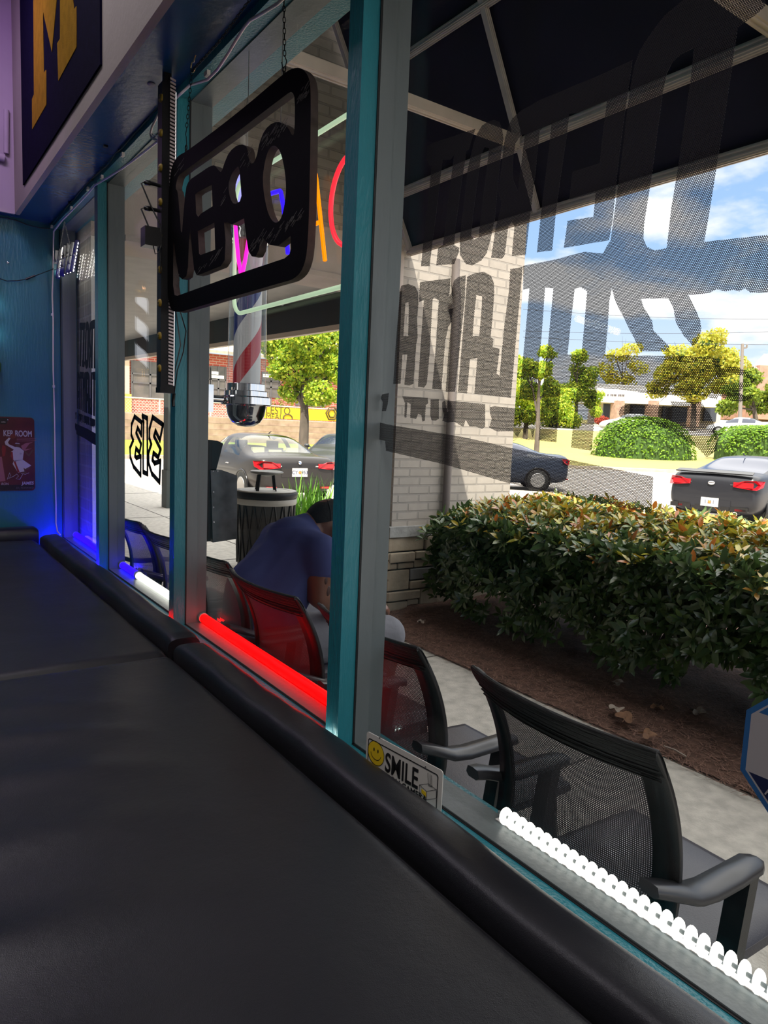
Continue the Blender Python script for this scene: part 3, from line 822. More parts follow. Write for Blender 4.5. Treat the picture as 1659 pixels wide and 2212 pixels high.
outer = O_(arc([(60, 560), (52, 720), (50, 900), (50, 1060), (52, 1140), (66, 1205), (110, 1212), (160, 1196), (400, 1127), (610, 1066), (670, 1050), (715, 1000), (738, 890), (748, 500), (752, 150), (745, 60), (705, 12), (655, 18), (610, 50), (400, 230), (150, 420), (100, 445), (72, 490)], 2))
top_open = O_(arc([(98, 555), (110, 535), (300, 400), (635, 142), (660, 130), (674, 165), (672, 330), (662, 352), (640, 305), (605, 280), (565, 282), (525, 318), (500, 380), (485, 455), (465, 490), (448, 468), (442, 410), (425, 390), (392, 392), (352, 425), (328, 480), (314, 528), (298, 515), (282, 492), (260, 494), (200, 535), (155, 565), (138, 605), (127, 740), (118, 850), (107, 700), (100, 620), (88, 605)], 1))
e_up = O_([(186, 635), (200, 622), (266, 588), (270, 693), (214, 728), (200, 745), (190, 730)])
e_lo = O_([(198, 815), (222, 803), (279, 772), (283, 905), (212, 931), (204, 925)])
p_h = O_(arc([(346, 590), (362, 535), (385, 505), (400, 496), (407, 580), (413, 662), (376, 686), (356, 655)], 1))
o_h = O_(arc([(512, 570), (530, 450), (555, 398), (580, 395), (606, 430), (628, 540), (630, 640), (612, 740), (590, 775), (562, 768), (535, 710)], 2))
n_open = O_([(78, 835), (92, 960), (105, 1035), (122, 1050), (142, 1035), (150, 990), (155, 860), (160, 800), (172, 930), (180, 1005), (192, 1030), (215, 1024), (310, 986), (330, 955), (334, 860), (326, 772), (345, 772), (365, 782), (424, 752), (436, 850), (446, 912), (462, 938), (482, 936), (498, 905), (504, 862), (518, 848), (545, 880), (592, 886), (635, 852), (652, 838), (654, 900), (646, 928), (622, 948), (400, 1022), (200, 1094), (98, 1131), (84, 1128), (77, 1080)])
t = thing('open_sign', 'black cut-out OPEN sign seen from behind hanging on chains from the blue soffit', 'sign', (sgx, sgy-0.35, 2.0))
TH = 0.022
smap = lambda a, b, c: S0 + sd*a + Vector((0, 0, b)) + sn*c
bo = flat('board', [outer, top_open, e_up, e_lo, p_h, o_h, n_open], lambda a, b, c: smap(a, b, c+TH/2), TH, [ebony, edge], t)
for p in bo.data.polygons:
    n_ = p.normal
    if abs(n_.dot(sn)) < 0.5: p.material_index = 1
bb = MB()
def scratch(u, v, du, dv):
    a0 = onS(340+u/2.267, 140+v/2.267); a1 = onS(340+(u+du)/2.267, 140+(v+dv)/2.267)
    bb.beam(smap(a0[0], a0[1], -0.0004), smap(a1[0], a1[1], -0.0004), 0.0009, 0.0004, 0, sn)
rs = random.Random(4)
for cx_, cy_, w_, h_, n_ in ((565, 350, 60, 50, 46), (705, 150, 22, 50, 26), (480, 880, 40, 45, 16), (245, 980, 60, 25, 14), (600, 820, 70, 45, 26), (425, 480, 25, 60, 9), (320, 660, 22, 50, 5), (85, 1060, 14, 60, 5), (100, 520, 18, 40, 6), (670, 760, 35, 40, 9)):
    for k in range(n_):
        u = cx_+rs.uniform(-1, 1)*w_; v = cy_+rs.uniform(-1, 1)*h_*0.6 - (u-cx_)*0.8
        l = rs.uniform(14, 48); scratch(u, v, l*0.5, -l*0.85)
bb.build('scratches', scr, t)
def link_chain(name, pts, parent=None, pitch=0.0125, r=0.0011, w=0.0036, m=None):
    pts = [Vector(p) for p in pts]; b = MB()
    # resample
    L = [0]
    for i in range(1, len(pts)): L.append(L[-1]+(pts[i]-pts[i-1]).length)
    n = max(2, int(L[-1]/pitch))
    def P_(s):
        for i in range(1, len(pts)):
            if s <= L[i]: return pts[i-1].lerp(pts[i], (s-L[i-1])/max(1e-6, L[i]-L[i-1]))
        return pts[-1]
    for k in range(n):
        p = P_(L[-1]*k/n); q = P_(L[-1]*(k+1)/n); d = (q-p).normalized(); c_ = (p+q)/2
        a = d.cross(Vector((0.3, 0.9, 0.1))).normalized(); bq = d.cross(a)
        side = a if k % 2 else bq
        h = pitch*0.66
        b.tube([c_+d*(h*math.cos(x))+side*(w*math.sin(x)) for x in [2*PI*i/10 for i in range(10)]], r, 5, closed=True)
    return b.build(name, m or blackmetal, parent)
tl = onS(395, 325); tr = onS(606, 158)
TL = smap(tl[0], tl[1], TH/2); TR = smap(tr[0], tr[1], TH/2)
for c_ in (TL, TR):
    b = MB(); b.tube([c_+Vector((0, 0, -0.012)), c_+Vector((0, 0, 0.008))], 0.004, 8)
    b.tube([c_+sd*(0.007*math.cos(x))+Vector((0, 0, 0.012+0.007*math.sin(x))) for x in [2*PI*i/14 for i in range(14)]], 0.0016, 6, closed=True)
    b.build('screw_eye', blackmetal, t)
brass = mat('brass_hook', (0.62, 0.52, 0.30), 0.25, 1.0)
hkx = Vector((hk.x, hk.y, SOF))
th = thing('ceiling_hook', 'brass screw hook in the blue soffit holding the sign chain', 'hook', tuple(hkx))
b = MB()
b.tube([hkx+Vector((0.0, -0.035, 0.004)), hkx+Vector((0, -0.022, -0.006))] + [hkx+Vector((0.004*k/9, 0.0+0.016*math.cos(2.6-5.2*k/9), -0.022+0.015*math.sin(2.6-5.2*k/9))) for k in range(10)], 0.0024, 8)
b.build('hook_wire', brass, th)
hb = hkx+Vector((0, 0, -0.034))
tc1 = thing('sign_chain', 'black chain running along the soffit through the brass hook down to the sign', 'chain', tuple(hb))
far_up = onZ(545, -8, SOF-0.01)
link_chain('chain_links', [far_up, far_up.lerp(hb, 0.5)+Vector((0, 0, -0.012)), hb, TL+Vector((0, 0, 0.06))], tc1)
b = MB(); b.tube([TL+Vector((0, 0, 0.062)), TL+Vector((0, 0.006, 0.052)), TL+Vector((0, 0, 0.045)), TL+Vector((0, -0.004, 0.022)), TL+Vector((0, 0.002, 0.012))], 0.0013, 6); b.build('wire_hook', blackmetal, tc1)
tc2 = thing('sign_chain', 'black chain dropping straight to the near top corner of the black sign', 'chain', tuple(TR))
upp = Vector((TR.x-0.006, TR.y+0.004, SOF))
link_chain('chain_links', [upp, TR+Vector((0, 0, 0.045))], tc2)
b = MB(); b.tube([TR+Vector((0, 0, 0.046)), TR+Vector((0, -0.012, 0.028)), TR+Vector((0, -0.004, 0.012))], 0.0014, 6); b.tube([TR+Vector((0, 0.006, 0.012)), TR+Vector((0, 0.016, 0.036))], 0.0014, 6)
b.build('wire_hook', blackmetal, tc2)

# ------------------------------------------------------------------ vertical black light bar
bx, by = 0.800, 2.456
zt_, zb_ = SOF-0.035, onX(360, 845, bx).z
t = thing('light_bar', 'black vertical light bar with round yellow caps hanging beside the black sign', 'light', (bx, by, zb_))
b = MB(); b.box(bx-0.022, bx+0.022, by-0.020, by+0.024, zb_, zt_)
b.build('housing', blackmetal, t)
b = MB()
for k in range(int((zt_-zb_)/0.0115)):
    z = zb_+0.02+k*0.0115
    b.prism([(bx+0.0215, by-0.0215, z), (bx+0.0215, by-0.0215, z+0.006), (bx+0.003, by-0.0215, z+0.010), (bx+0.003, by-0.0215, z+0.004)], (0.0, -0.003, 0))
b.build('ribbed_lens', mat('ribbed_lens', (0.52, 0.44, 0.46), 0.3), t)
b = MB(); b.box(bx+0.0222, bx+0.0262, by-0.016, by+0.020, zb_+0.02, zt_-0.02)
b.build('window_side_diffuser', emit('soft_white_diffuser', (0.9, 0.88, 0.86), 0.55), t)
gold = mat('dull_yellow_cap', (0.27, 0.18, 0.012), 0.5)
z = zb_+0.075
while z < zt_-0.05:
    b = MB(); b.lathe([(0.001, -0.006), (0.011, -0.006), (0.0135, -0.002), (0.0135, 0.001)], (bx-0.022, by-0.0215+0.010, z), 'x', 16)
    for s_ in (-1, 1): b.box(bx-0.0290, bx-0.0278, by-0.0115+s_*0.004-0.001, by-0.0115+s_*0.004+0.001, z-0.003, z+0.003, 1)
    b.build('round_cap', [gold, blackplastic], t); z += 0.108
b = MB(); b.box(bx-0.024, bx+0.024, by-0.022, by+0.026, zb_-0.006, zb_+0.012); b.build('bottom_clamp', blackmetal, t)
b = MB(); b.box(bx-0.012, bx+0.012, by-0.01, by+0.01, zt_, SOF); b.build('top_bracket', blackmetal, t)
# plugs on its room side and the small square adapter
pl = onX(337, 402, bx-0.03); pl2 = onX(332, 460, bx-0.03)
for k, p in enumerate((pl, pl2)):
    tt = thing('cable_plug', ('upper' if k == 0 else 'lower')+' black ribbed plug sticking out of the side of the light bar', 'plug', tuple(p), 'plugs in the light bar')
    b = MB(); b.lathe([(0.006, 0.0), (0.0065, -0.03), (0.0085, -0.032), (0.0075, -0.048), (0.003, -0.052)], (bx-0.022, by, p.z), 'x', 10); b.build('plug_body', blackplastic, tt)
    b = MB(); b.tube([(bx-0.072, by, p.z), (bx-0.082, by, p.z-0.006), (bx-0.06, by-0.02, p.z-0.07), (bx-0.03, by-0.03, p.z-0.13), (bx-0.024, by-0.024, p.z-0.20)], 0.0026, 6); b.build('cord', blackplastic, tt)
ad_ = onX(337, 513, bx-0.04)
tt = thing('power_adapter', 'small square black power adapter clipped to the side of the light bar', 'adapter', tuple(ad_))
b = MB(); b.box(bx-0.078, bx-0.023, by-0.030, by+0.02, ad_.z-0.030, ad_.z+0.030); b.build('adapter_case', blackplastic, tt)
b = MB(); b.tube([(bx-0.05, by-0.025, ad_.z-0.03), (bx-0.045, by-0.03, ad_.z-0.055), (bx-0.03, by-0.03, ad_.z-0.045), (bx-0.025, by-0.028, ad_.z-0.02)], 0.002, 6); b.build('cord', blackplastic, tt)
tt = thing('cable', 'thin black cables hanging down the mullion behind the light bar', 'cable', (0.845, 2.50, 1.7))
b = MB(); cb_ = lambda u, v: onX(u, v, 0.850)
b.tube([cb_(388, 670), cb_(402, 715), cb_(396, 760), cb_(383, 800), cb_(376, 850)], 0.0022, 6); b.tube([cb_(380, 672), cb_(390, 745), cb_(378, 800), cb_(373, 855)], 0.0022, 6)
b.tube([cb_(376, 850), cb_(374, 866), cb_(375, 878)], 0.006, 8)
b.build('cord', blackplastic, tt)

# ------------------------------------------------------------------ white light rope round the window head, black cable above
rope_m = mat('white_rope_light', (0.72, 0.62, 0.63), 0.35, spec=0.6)
t = thing('rope_light', 'unlit white rope light clipped round the window heads and down the far corner', 'rope light', (0.858, 3.3, 2.5))
W_ = lambda u, v: onX(u, v, 0.8565)
b = MB()
main = [(640, -30), (600, 8), (565, 30), (540, 44), (528, 58), (508, 90), (490, 120), (470, 150), (448, 172), (430, 178), (410, 184), (380, 212), (364, 224), (350, 235), (340, 250), (328, 275), (325, 290), (330, 300), (343, 303)]
b.tube([W_(*p) for p in main], 0.0042, 8)
b.tube([W_(*p) for p in [(343, 303), (322, 320), (290, 345), (262, 365), (230, 385), (205, 400), (190, 418), (160, 450), (135, 475), (122, 492), (116, 500), (115, 530), (113, 640), (115, 690), (115, 800), (118, 900), (119, 1000), (121, 1090), (121, 1130), (124, 1148), (130, 1155)]], 0.0042, 8)
b.build('rope', rope_m, t)
for u, v in [(448, 160), (265, 335), (220, 383), (190, 408), (154, 450), (112, 490), (343, 225), (360, 224), (113, 680), (116, 835)]:
    b = MB(); p = W_(u, v); b.box(p.x-0.006, p.x+0.005, p.y-0.012, p.y+0.012, p.z-0.006, p.z+0.008); b.build('clip', whiteplastic, t)
b = MB(); p = W_(337, 303); b.tube([W_(330, 294), W_(347, 307)], 0.011, 10); b.build('clear_connector', clearplastic, t)
t = thing('cable', 'loose black cable clipped along the edge of the blue soffit', 'cable', (0.86, 3.3, 2.56))
b = MB(); b.tube([onX(u, v, 0.855) for u, v in [(345, 225), (315, 262), (290, 290), (262, 322), (250, 330), (235, 355), (200, 385), (185, 400), (168, 420), (160, 432), (150, 440), (130, 465), (118, 485)]], 0.0028, 6)
b.build('cord', blackplastic, t)
for u, v in [(228, 315), (200, 388), (150, 438), (258, 325)]:
    b = MB(); p = onZ(u, v, SOF-0.002); b.box(p.x-0.008, p.x+0.008, p.y-0.008, p.y+0.008, SOF-0.008, SOF); b.build('clip', blackplastic, t)
tt = thing('cable', 'black cable along the top of the far teal wall', 'cable', (0.5, FARW-0.005, 2.55))
b = MB(); b.tube([onY(u, v, FARW-0.004) for u, v in [(-20, 468), (10, 470), (35, 476), (60, 486), (85, 492), (108, 494)]], 0.003, 6); b.build('cord', blackplastic, tt)
for u, v in ((327, 182), ):
    p = onZ(u, v, SOF-0.001); tt = thing('ceiling_plug', 'small round grey plug in the blue soffit beside the light bar', 'plug', tuple(p))
    b = MB(); b.lathe([(0.014, -0.001), (0.012, -0.003), (0.001, -0.003)], (p.x, p.y, SOF), 'z', 16); b.build('cover', mat('grey_plug', (0.25, 0.22, 0.2), 0.5), tt)
p = onY(17, 567, FARW-0.002)
tt = thing('wall_screw', 'single screw head in the far teal wall above the poster', 'screw', tuple(p)); b = MB(); b.lathe([(0.001, -0.006), (0.006, -0.005), (0.008, 0)], tuple(p), 'y', 12); b.build('screw_head', chrome, tt)

# ------------------------------------------------------------------ slatted light-up sign hanging in the far window
HXp = 0.885
t = thing('slatted_letter_sign', 'small slatted metal letter sign hanging on bead chains in the far corner', 'sign', (HXp, 4.45, 2.3))
H_ = lambda u, v: onX(u/5.53, 300+v/5.53, HXp)
sil = mat('brushed_grey_metal', (0.10, 0.10, 0.105), 0.35, 0.8, var=0.2, vscale=30, stretch=(1, 1, 6))
slats = [((650, 1340), (600, 1710)), ((690, 1330), (640, 1690)), ((735, 1320), (690, 1665)), ((790, 1270), (735, 1640)), ((830, 1245), (790, 1620)), ((880, 1230), (815, 1600)), ((925, 1208), (860, 1590))]
for a0, a1 in slats:
    b = MB(); b.beam(H_(*a0), H_(*a1), 0.006, 0.026, 0, (1, 0, 0)); b.build('slat', sil, t)
bm_ = mat('bright_edge_metal', (0.62, 0.6, 0.58), 0.25, 0.6)
b = MB()
for a0, a1 in (((660, 1480), (900, 1385)), ((640, 1580), (880, 1480)), ((760, 1290), (690, 1650)), ((870, 1240), (800, 1600)), ((720, 1460), (840, 1360))):
    b.beam(H_(*a0)-Vector((0.005, 0, 0)), H_(*a1)-Vector((0.005, 0, 0)), 0.004, 0.007, 0, (1, 0, 0))
b.build('bright_strips', bm_, t)
# lit dots on the street side, mirrored in the pane
dots = emit('warm_white_dots', (1.0, 0.97, 0.9), 6.0)
b = MB()
p00, p10, p01 = H_(930, 1225), H_(700, 1345), H_(870, 1590)
for i in range(7):
    for j in range(9):
        p = p00 + (p10-p00)*(i/6.5+0.03) + (p01-p00)*(j/9+0.05); p.x = HXp+0.0045
        b.box(p.x, p.x+0.0015, p.y-0.009, p.y+0.009, p.z-0.004, p.z+0.004)
b.build('lit_dots', dots, t)
link_chain('bead_chain', [H_(770, 985), H_(695, 1470)], t, 0.010, 0.0013, 0.003, bm_)
link_chain('bead_chain', [H_(770, 985), H_(845, 1310)], t, 0.010, 0.0013, 0.003, bm_)
tt = thing('cable', 'black cord with an inline switch drooping from the slatted sign', 'cable', (0.7, 4.6, 2.1))
ey = H_(640, 1525)
b = MB(); cp = [Vector(ey), Vector((0.84, 4.60, onY(100, 583, 4.65).z)), onY(80, 594, 4.73), onY(60, 602, 4.735), onY(40, 606, 4.735), onY(15, 607, 4.735), onY(0, 602, 4.735), onY(-12, 597, 4.735)]
b.tube(cp, 0.0024, 6); b.build('cord', blackplastic, tt)
b = MB(); b.tube([onY(76, 595, 4.73), onY(56, 603, 4.735)], 0.006, 8); b.build('switch', blackplastic, tt)

# ------------------------------------------------------------------ banner with a block letter on the beige face
BX = 0.6535
M_ = lambda L: [(onX(u/3.95, v/3.95, BX).y, onX(u/3.95, v/3.95, BX).z) for u, v in L]
navy = mat('navy_banner_felt', (0.005, 0.004, 0.018), 0.9, spec=0.03, bump=0.2, bscale=300, var=0.2, vscale=30)
maize = mat('maize_felt', (0.250, 0.130, 0.012), 0.9, spec=0.03, bump=0.25, bscale=260, var=0.14, vscale=25)
yb, yn, zb2 = onX(52, 402, BX).y, onX(220, 140, BX).y, onX(220, 140, BX).z
t = thing('wall_banner', 'navy banner with a yellow block letter on the beige fascia above the window', 'banner', (BX, (yb+yn)/2, 2.9))
b = MB(); b.box(BX-0.006, BX+0.001, yn, yb, zb2, 3.69); b.build('cloth', navy, t)
bm2 = lambda a, b_, c: (BX-0.0072+c, a, b_)
flat('letter_stem', [M_([(290, -420), (300, 0), (305, 810), (288, 850), (290, 1108), (412, 895), (408, 600), (388, 628), (384, 105), (460, 450), (500, 0), (500, -420)])], bm2, 0.002, maize, t)
flat('letter_stem', [M_([(530, -420), (530, 335), (505, 375), (515, 695), (672, 405), (668, 60), (650, 90), (640, 0), (640, -420)])], bm2, 0.002, maize, t)
b = MB()
for yy in (yb-0.08, (yb+yn)/2, yn+0.08): b.tube([(BX-0.006, yy, 3.66), (BX+0.0015, yy, 3.66)], 0.012, 12)
b.build('grommet', steel, t)

# ------------------------------------------------------------------ basketball poster on the far wall
PY = FARW-0.004
Q_ = lambda u, v: onY(u/11.058, 880+v/11.058, PY)
q0, q1 = Q_(810, 240), Q_(860, 2030)
px1, pz1, pz0 = (Q_(800, 260).x+Q_(860, 1900).x)/2, (Q_(700, 245).z), Q_(760, 1985).z
pw = 0.34
wine = mat('poster_wine_red', (0.060, 0.004, 0.010), 0.3, col2=(0.110, 0.008, 0.018), vscale=9); pk = mat('poster_dusky_pink', (0.30, 0.09, 0.12), 0.3); pwht = mat('poster_white', (0.45, 0.40, 0.44), 0.3); pgr = mat('poster_grey', (0.13, 0.09, 0.09), 0.3); pblk = mat('poster_dark', (0.012, 0.006, 0.009), 0.3); psk = mat('poster_brown_skin', (0.09, 0.035, 0.028), 0.3); prd = mat('poster_red', (0.22, 0.008, 0.018), 0.3); pball = mat('poster_ball', (0.15, 0.018, 0.014), 0.3)
t = thing('sports_poster', 'wine red basketball player plaque with rounded corners screwed to the far teal wall', 'poster', (px1-0.15, PY, (pz0+pz1)/2))
flat('board', [rrect(px1-pw, px1, pz0, pz1, 0.022)], lambda a, b, c: (a, PY+c, b), 0.003, wine, t)
def pp(name, L, m, lift): return flat(name, [[(Q_(u, v).x, Q_(u, v).z) for u, v in L]], lambda a, b, c: (a, PY-0.0018-lift+c, b), 0.0004, m, t)
pp('dark_footer', [(-400, 1850), (810, 1850), (820, 1900), (760, 1960), (-400, 2010)], pblk, 0)
pp('header_patch', [(-300, 252), (215, 252), (180, 330), (150, 400), (-300, 400)], pblk, 0)
pp('pink_panel', [(-200, 1180), (40, 1180), (130, 1760), (-200, 1790)], pk, 0)
pp('background_swirl', [(500, 920), (620, 850), (790, 830), (700, 870), (600, 1000), (760, 980), (600, 1040), (540, 1010)], pk, 0)
pp('background_figure', [(60, 900), (130, 930), (140, 1000), (120, 1150), (60, 1180), (40, 1000)], prd, 0)
text('title_lettering', 'KER ROOM', 0.049, lambda a, b, c: (px1-0.014+a, PY-0.0022+c, Q_(400, 690).z+b), 0.0004, pwht, t, sx=0.62, align='RIGHT', bold=0.0012)
text('team_lettering', 'LIERS', 0.012, lambda a, b, c: (Q_(130, 370).x+a, PY-0.0024+c, Q_(130, 370).z+b), 0.0004, pwht, t, sx=0.8, align='RIGHT')
text('name_lettering', 'RON', 0.021, lambda a, b, c: (Q_(205, 1850).x+a, PY-0.0024+c, Q_(205, 1855).z+b), 0.0004, pwht, t, sx=0.85, align='RIGHT', shear=0.15)
text('surname_lettering', 'JAMES', 0.026, lambda a, b, c: (px1-0.010+a, PY-0.0028+c, Q_(500, 1845).z+b), 0.0004, pwht, t, sx=0.92, align='RIGHT', bold=0.0006, shear=0.15)
text('position_lettering', '23 | FORWARD', 0.0165, lambda a, b, c: (px1-0.010+a, PY-0.0026+c, Q_(500, 1945).z+b), 0.0004, pgr, t, sx=0.86, align='RIGHT', shear=0.15)
pp('player_legs', [(560, 1380), (740, 1400), (690, 1480), (590, 1500), (640, 1560), (560, 1600), (520, 1520)], psk, 0.0002)
pp('player_arm', [(250, 740), (210, 720), (110, 820), (130, 890), (250, 960), (330, 1010), (370, 950), (210, 880), (190, 830)], pwht, 0.0004)
pp('player_arm', [(540, 1030), (690, 1180), (800, 1020), (770, 1010), (690, 1120), (600, 1040)], psk, 0.0004)
pp('player_shirt', [(375, 940), (470, 960), (570, 1040), (540, 1250), (350, 1290), (260, 1180), (260, 1060), (310, 1030)], pwht, 0.0006)
pp('shirt_stripe', [(258, 1060), (300, 1060), (320, 1280), (290, 1240), (262, 1180)], prd, 0.0008)
pp('player_shorts', [(330, 1275), (545, 1250), (745, 1390), (600, 1470), (560, 1440), (580, 1530), (430, 1560), (300, 1350)], pwht, 0.0006)
pp('shorts_stripe', [(325, 1290), (365, 1290), (470, 1550), (420, 1555)], prd, 0.0008)
pp('player_head', [(360, 870), (400, 830), (450, 840), (475, 890), (450, 950), (400, 945)], psk, 0.0005)
pp('headband', [(358, 868), (372, 845), (465, 858), (472, 876)], pwht, 0.0007)
pp('ball', [(310+68*math.cos(k*PI/8), 690+58*math.sin(k*PI/8)) for k in range(16)], pball, 0.0008)
text('shirt_number', '23', 0.012, lambda a, b, c: (Q_(470, 1120).x+a, PY-0.0034+c, Q_(470, 1120).z+b), 0.0004, pblk, t, sx=0.8)
b = MB(); b.tube([tuple(Q_(u, v)-Vector((0, 0.003, 0))) for u, v in [(170, 1720), (230, 1560), (260, 1620), (200, 1700), (330, 1640), (400, 1590), (440, 1640), (380, 1700), (470, 1720), (540, 1600), (500, 1570), (600, 1600), (690, 1560)]], 0.0012, 5); b.build('signature', pwht, t)
for k in range(4):
    b = MB(); c_ = Q_(400, 735+k*22); b.box(c_.x, c_.x+0.105-0.012*(k % 2), PY-0.0024, PY-0.002, c_.z-0.0008, c_.z+0.0008); b.build('small_print', pk, t)
b = MB(); p = Q_(185, 300); b.lathe([(0.001, -0.004), (0.0032, -0.003), (0.004, 0)], (p.x, PY-0.002, p.z), 'y', 10); b.build('screw', chrome, t)

# ------------------------------------------------------------------ lit gold-capped barber pole on the far wall, seen mirrored in the second pane
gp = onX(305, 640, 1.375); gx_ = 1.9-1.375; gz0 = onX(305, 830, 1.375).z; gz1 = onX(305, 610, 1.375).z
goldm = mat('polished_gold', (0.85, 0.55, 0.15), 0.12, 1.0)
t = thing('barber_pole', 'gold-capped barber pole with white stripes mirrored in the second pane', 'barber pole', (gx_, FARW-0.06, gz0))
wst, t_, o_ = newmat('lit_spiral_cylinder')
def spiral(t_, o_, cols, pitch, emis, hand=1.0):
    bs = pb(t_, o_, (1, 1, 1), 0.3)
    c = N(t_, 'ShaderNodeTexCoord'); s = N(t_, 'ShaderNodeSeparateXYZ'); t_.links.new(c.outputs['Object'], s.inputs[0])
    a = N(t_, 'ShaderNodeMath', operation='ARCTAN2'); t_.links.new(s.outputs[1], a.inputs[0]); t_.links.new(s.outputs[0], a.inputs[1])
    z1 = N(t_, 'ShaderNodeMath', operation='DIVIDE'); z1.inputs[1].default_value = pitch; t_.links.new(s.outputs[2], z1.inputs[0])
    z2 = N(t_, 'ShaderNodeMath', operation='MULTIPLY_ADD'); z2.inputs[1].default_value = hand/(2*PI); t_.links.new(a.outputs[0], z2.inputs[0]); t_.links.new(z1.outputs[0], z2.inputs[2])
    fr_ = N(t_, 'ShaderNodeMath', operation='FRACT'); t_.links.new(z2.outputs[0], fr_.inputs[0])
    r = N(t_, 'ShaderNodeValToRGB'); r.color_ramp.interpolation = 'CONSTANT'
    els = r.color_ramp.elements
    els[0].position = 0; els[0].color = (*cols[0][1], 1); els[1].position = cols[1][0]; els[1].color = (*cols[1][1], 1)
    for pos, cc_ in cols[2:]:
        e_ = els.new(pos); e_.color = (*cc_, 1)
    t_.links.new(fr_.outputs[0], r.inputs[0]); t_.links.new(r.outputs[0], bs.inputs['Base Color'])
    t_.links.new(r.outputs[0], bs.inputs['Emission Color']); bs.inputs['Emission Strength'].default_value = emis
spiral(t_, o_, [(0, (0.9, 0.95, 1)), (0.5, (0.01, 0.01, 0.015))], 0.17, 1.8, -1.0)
b = MB(); b.lathe([(0.036, 0.10), (0.036, gz1-gz0-0.10)], (0, 0, 0), 'z', 24); o = b.build('spiral_cylinder', wst, t, org=(0, 0, 0)); o.location = (0, 0, 0)
b = MB(); b.lathe([(0.001, -0.03), (0.03, -0.02), (0.05, 0.02), (0.052, 0.06), (0.044, 0.07), (0.044, 0.10)], (gx_, FARW-0.06, gz0), 'z', 24); b.build('gold_base', goldm, t)
b = MB(); h = gz1-gz0; b.lathe([(0.044, h-0.10), (0.044, h-0.085), (0.052, h-0.08), (0.052, h-0.05), (0.035, h-0.03), (0.03, h), (0.001, h+0.02)], (gx_, FARW-0.06, gz0), 'z', 24); b.build('gold_cap', goldm, t)
b = MB(); b.box(gx_-0.02, gx_+0.02, FARW-0.03, FARW, gz0+0.0, gz0+0.06); b.box(gx_-0.02, gx_+0.02, FARW-0.03, FARW, gz1-0.08, gz1-0.05); b.build('wall_bracket', goldm, t)
# ceiling tubes at the back of the room that mirror as thin white lines in the near pane
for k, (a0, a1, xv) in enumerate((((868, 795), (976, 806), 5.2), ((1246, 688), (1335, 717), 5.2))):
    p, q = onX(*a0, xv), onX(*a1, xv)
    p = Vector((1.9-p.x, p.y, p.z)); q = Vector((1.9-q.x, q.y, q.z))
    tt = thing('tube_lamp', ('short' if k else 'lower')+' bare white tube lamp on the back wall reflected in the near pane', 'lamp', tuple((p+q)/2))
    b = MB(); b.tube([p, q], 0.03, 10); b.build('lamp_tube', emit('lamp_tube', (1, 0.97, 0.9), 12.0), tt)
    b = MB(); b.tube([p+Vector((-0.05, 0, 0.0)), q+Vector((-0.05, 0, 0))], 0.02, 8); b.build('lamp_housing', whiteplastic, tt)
# unseen white boxes added above the room fill lights
for k, (lx, ly, w_, d_) in enumerate(((-0.1, -1.5, 1.2, 1.8), (0.14, 2.6, 0.36, 2.6))):
    tt = thing('fill_light_box', ('wide square' if k == 0 else 'long narrow')+' white box added over an unseen room fill light', 'lamp', (lx, ly, 3.56))
    b = MB(); b.box(lx-w_/2, lx+w_/2, ly-d_/2, ly+d_/2, 3.56, 3.70); b.build('housing', whiteplastic, tt)
# ------------------------------------------------------------------ outside: ground
concrete = mat('pavement_concrete', (0.50, 0.475, 0.43), 0.85, var=0.2, vscale=16, bump=0.35, bscale=120, detail=12)
asphalt = mat('pale_asphalt', (0.33, 0.295, 0.265), 0.9, var=0.12, vscale=1.2, bump=0.1, bscale=60, detail=8)
b = MB(); b.box(-60, 160, -60, 260, -0.4, -0.2); struct(b.build('ground', asphalt))
LOT = -0.2
b = MB(); b.box(1.0, 2.93, -6, 4.9, LOT, 0); b.box(1.0, 5.0, 4.9, 60, LOT, -0.002)
b.box(-30, 1.0, FARW+0.16, 60, LOT, -0.004)
pv = struct(b.build('pavement', concrete))
j = MB()
for yy in (1.95, 3.43, 7.0, 10.5, 14.0, 18.0, 23.0): j.box(1.0, 2.93 if yy < 4.9 else 5.0, yy-0.006, yy+0.006, -0.001, 0.0012)
j.box(3.42, 3.432, 4.95, 40, -0.002, 0.001)
j.build('joint', mat('joint_dark', (0.10, 0.09, 0.08), 0.9), pv)
kerb = mat('kerb_concrete', (0.46, 0.38, 0.30), 0.85, var=0.15, vscale=5)
b = MB(); b.box(5.0, 5.16, 6.6, 60, LOT, 0.003); struct(b.build('kerb', kerb))
# planting bed of pine straw
straw = mat('pine_straw', (0.060, 0.032, 0.024), 0.9, col2=(0.160, 0.085, 0.060), vscale=22, bump=0.8, bscale=70, detail=9)
b = MB()
def bedf(u, v):
    x = 2.90+3.4*u; y = -5+9.38*v
    return (x, y, 0.012+0.05*min(1, u*6)*min(1, (1-u)*8)+0.012*noise(x*3, y*3, 1.0)*min(1, u*8))
b.grid(bedf, 40, 90); b.box(2.92, 6.3, -5, 4.38, LOT, 0.0); struct(b.build('planting_bed', straw))
b = MB(); rs = random.Random(11)
for k in range(15000):
    x = 2.86+abs(rs.gauss(0, 0.75)); y = rs.uniform(0.2, 4.35)
    if x > 5.6: continue
    u = (x-2.9)/3.4; z = 0.016+0.05*min(1, max(0, u)*6)+0.012*noise(x*3, y*3, 1.0)*min(1, max(0, u*8))
    a = rs.uniform(0, PI); l = rs.uniform(0.03, 0.085); dz = rs.uniform(-0.004, 0.016)
    d = Vector((math.cos(a), math.sin(a), 0)); s = Vector((-d.y, d.x, 0))*0.0016
    p = Vector((x, y, z)); q = p+d*l+Vector((0, 0, dz))
    b.add([p-s, p+s, q], [(0, 1, 2)])
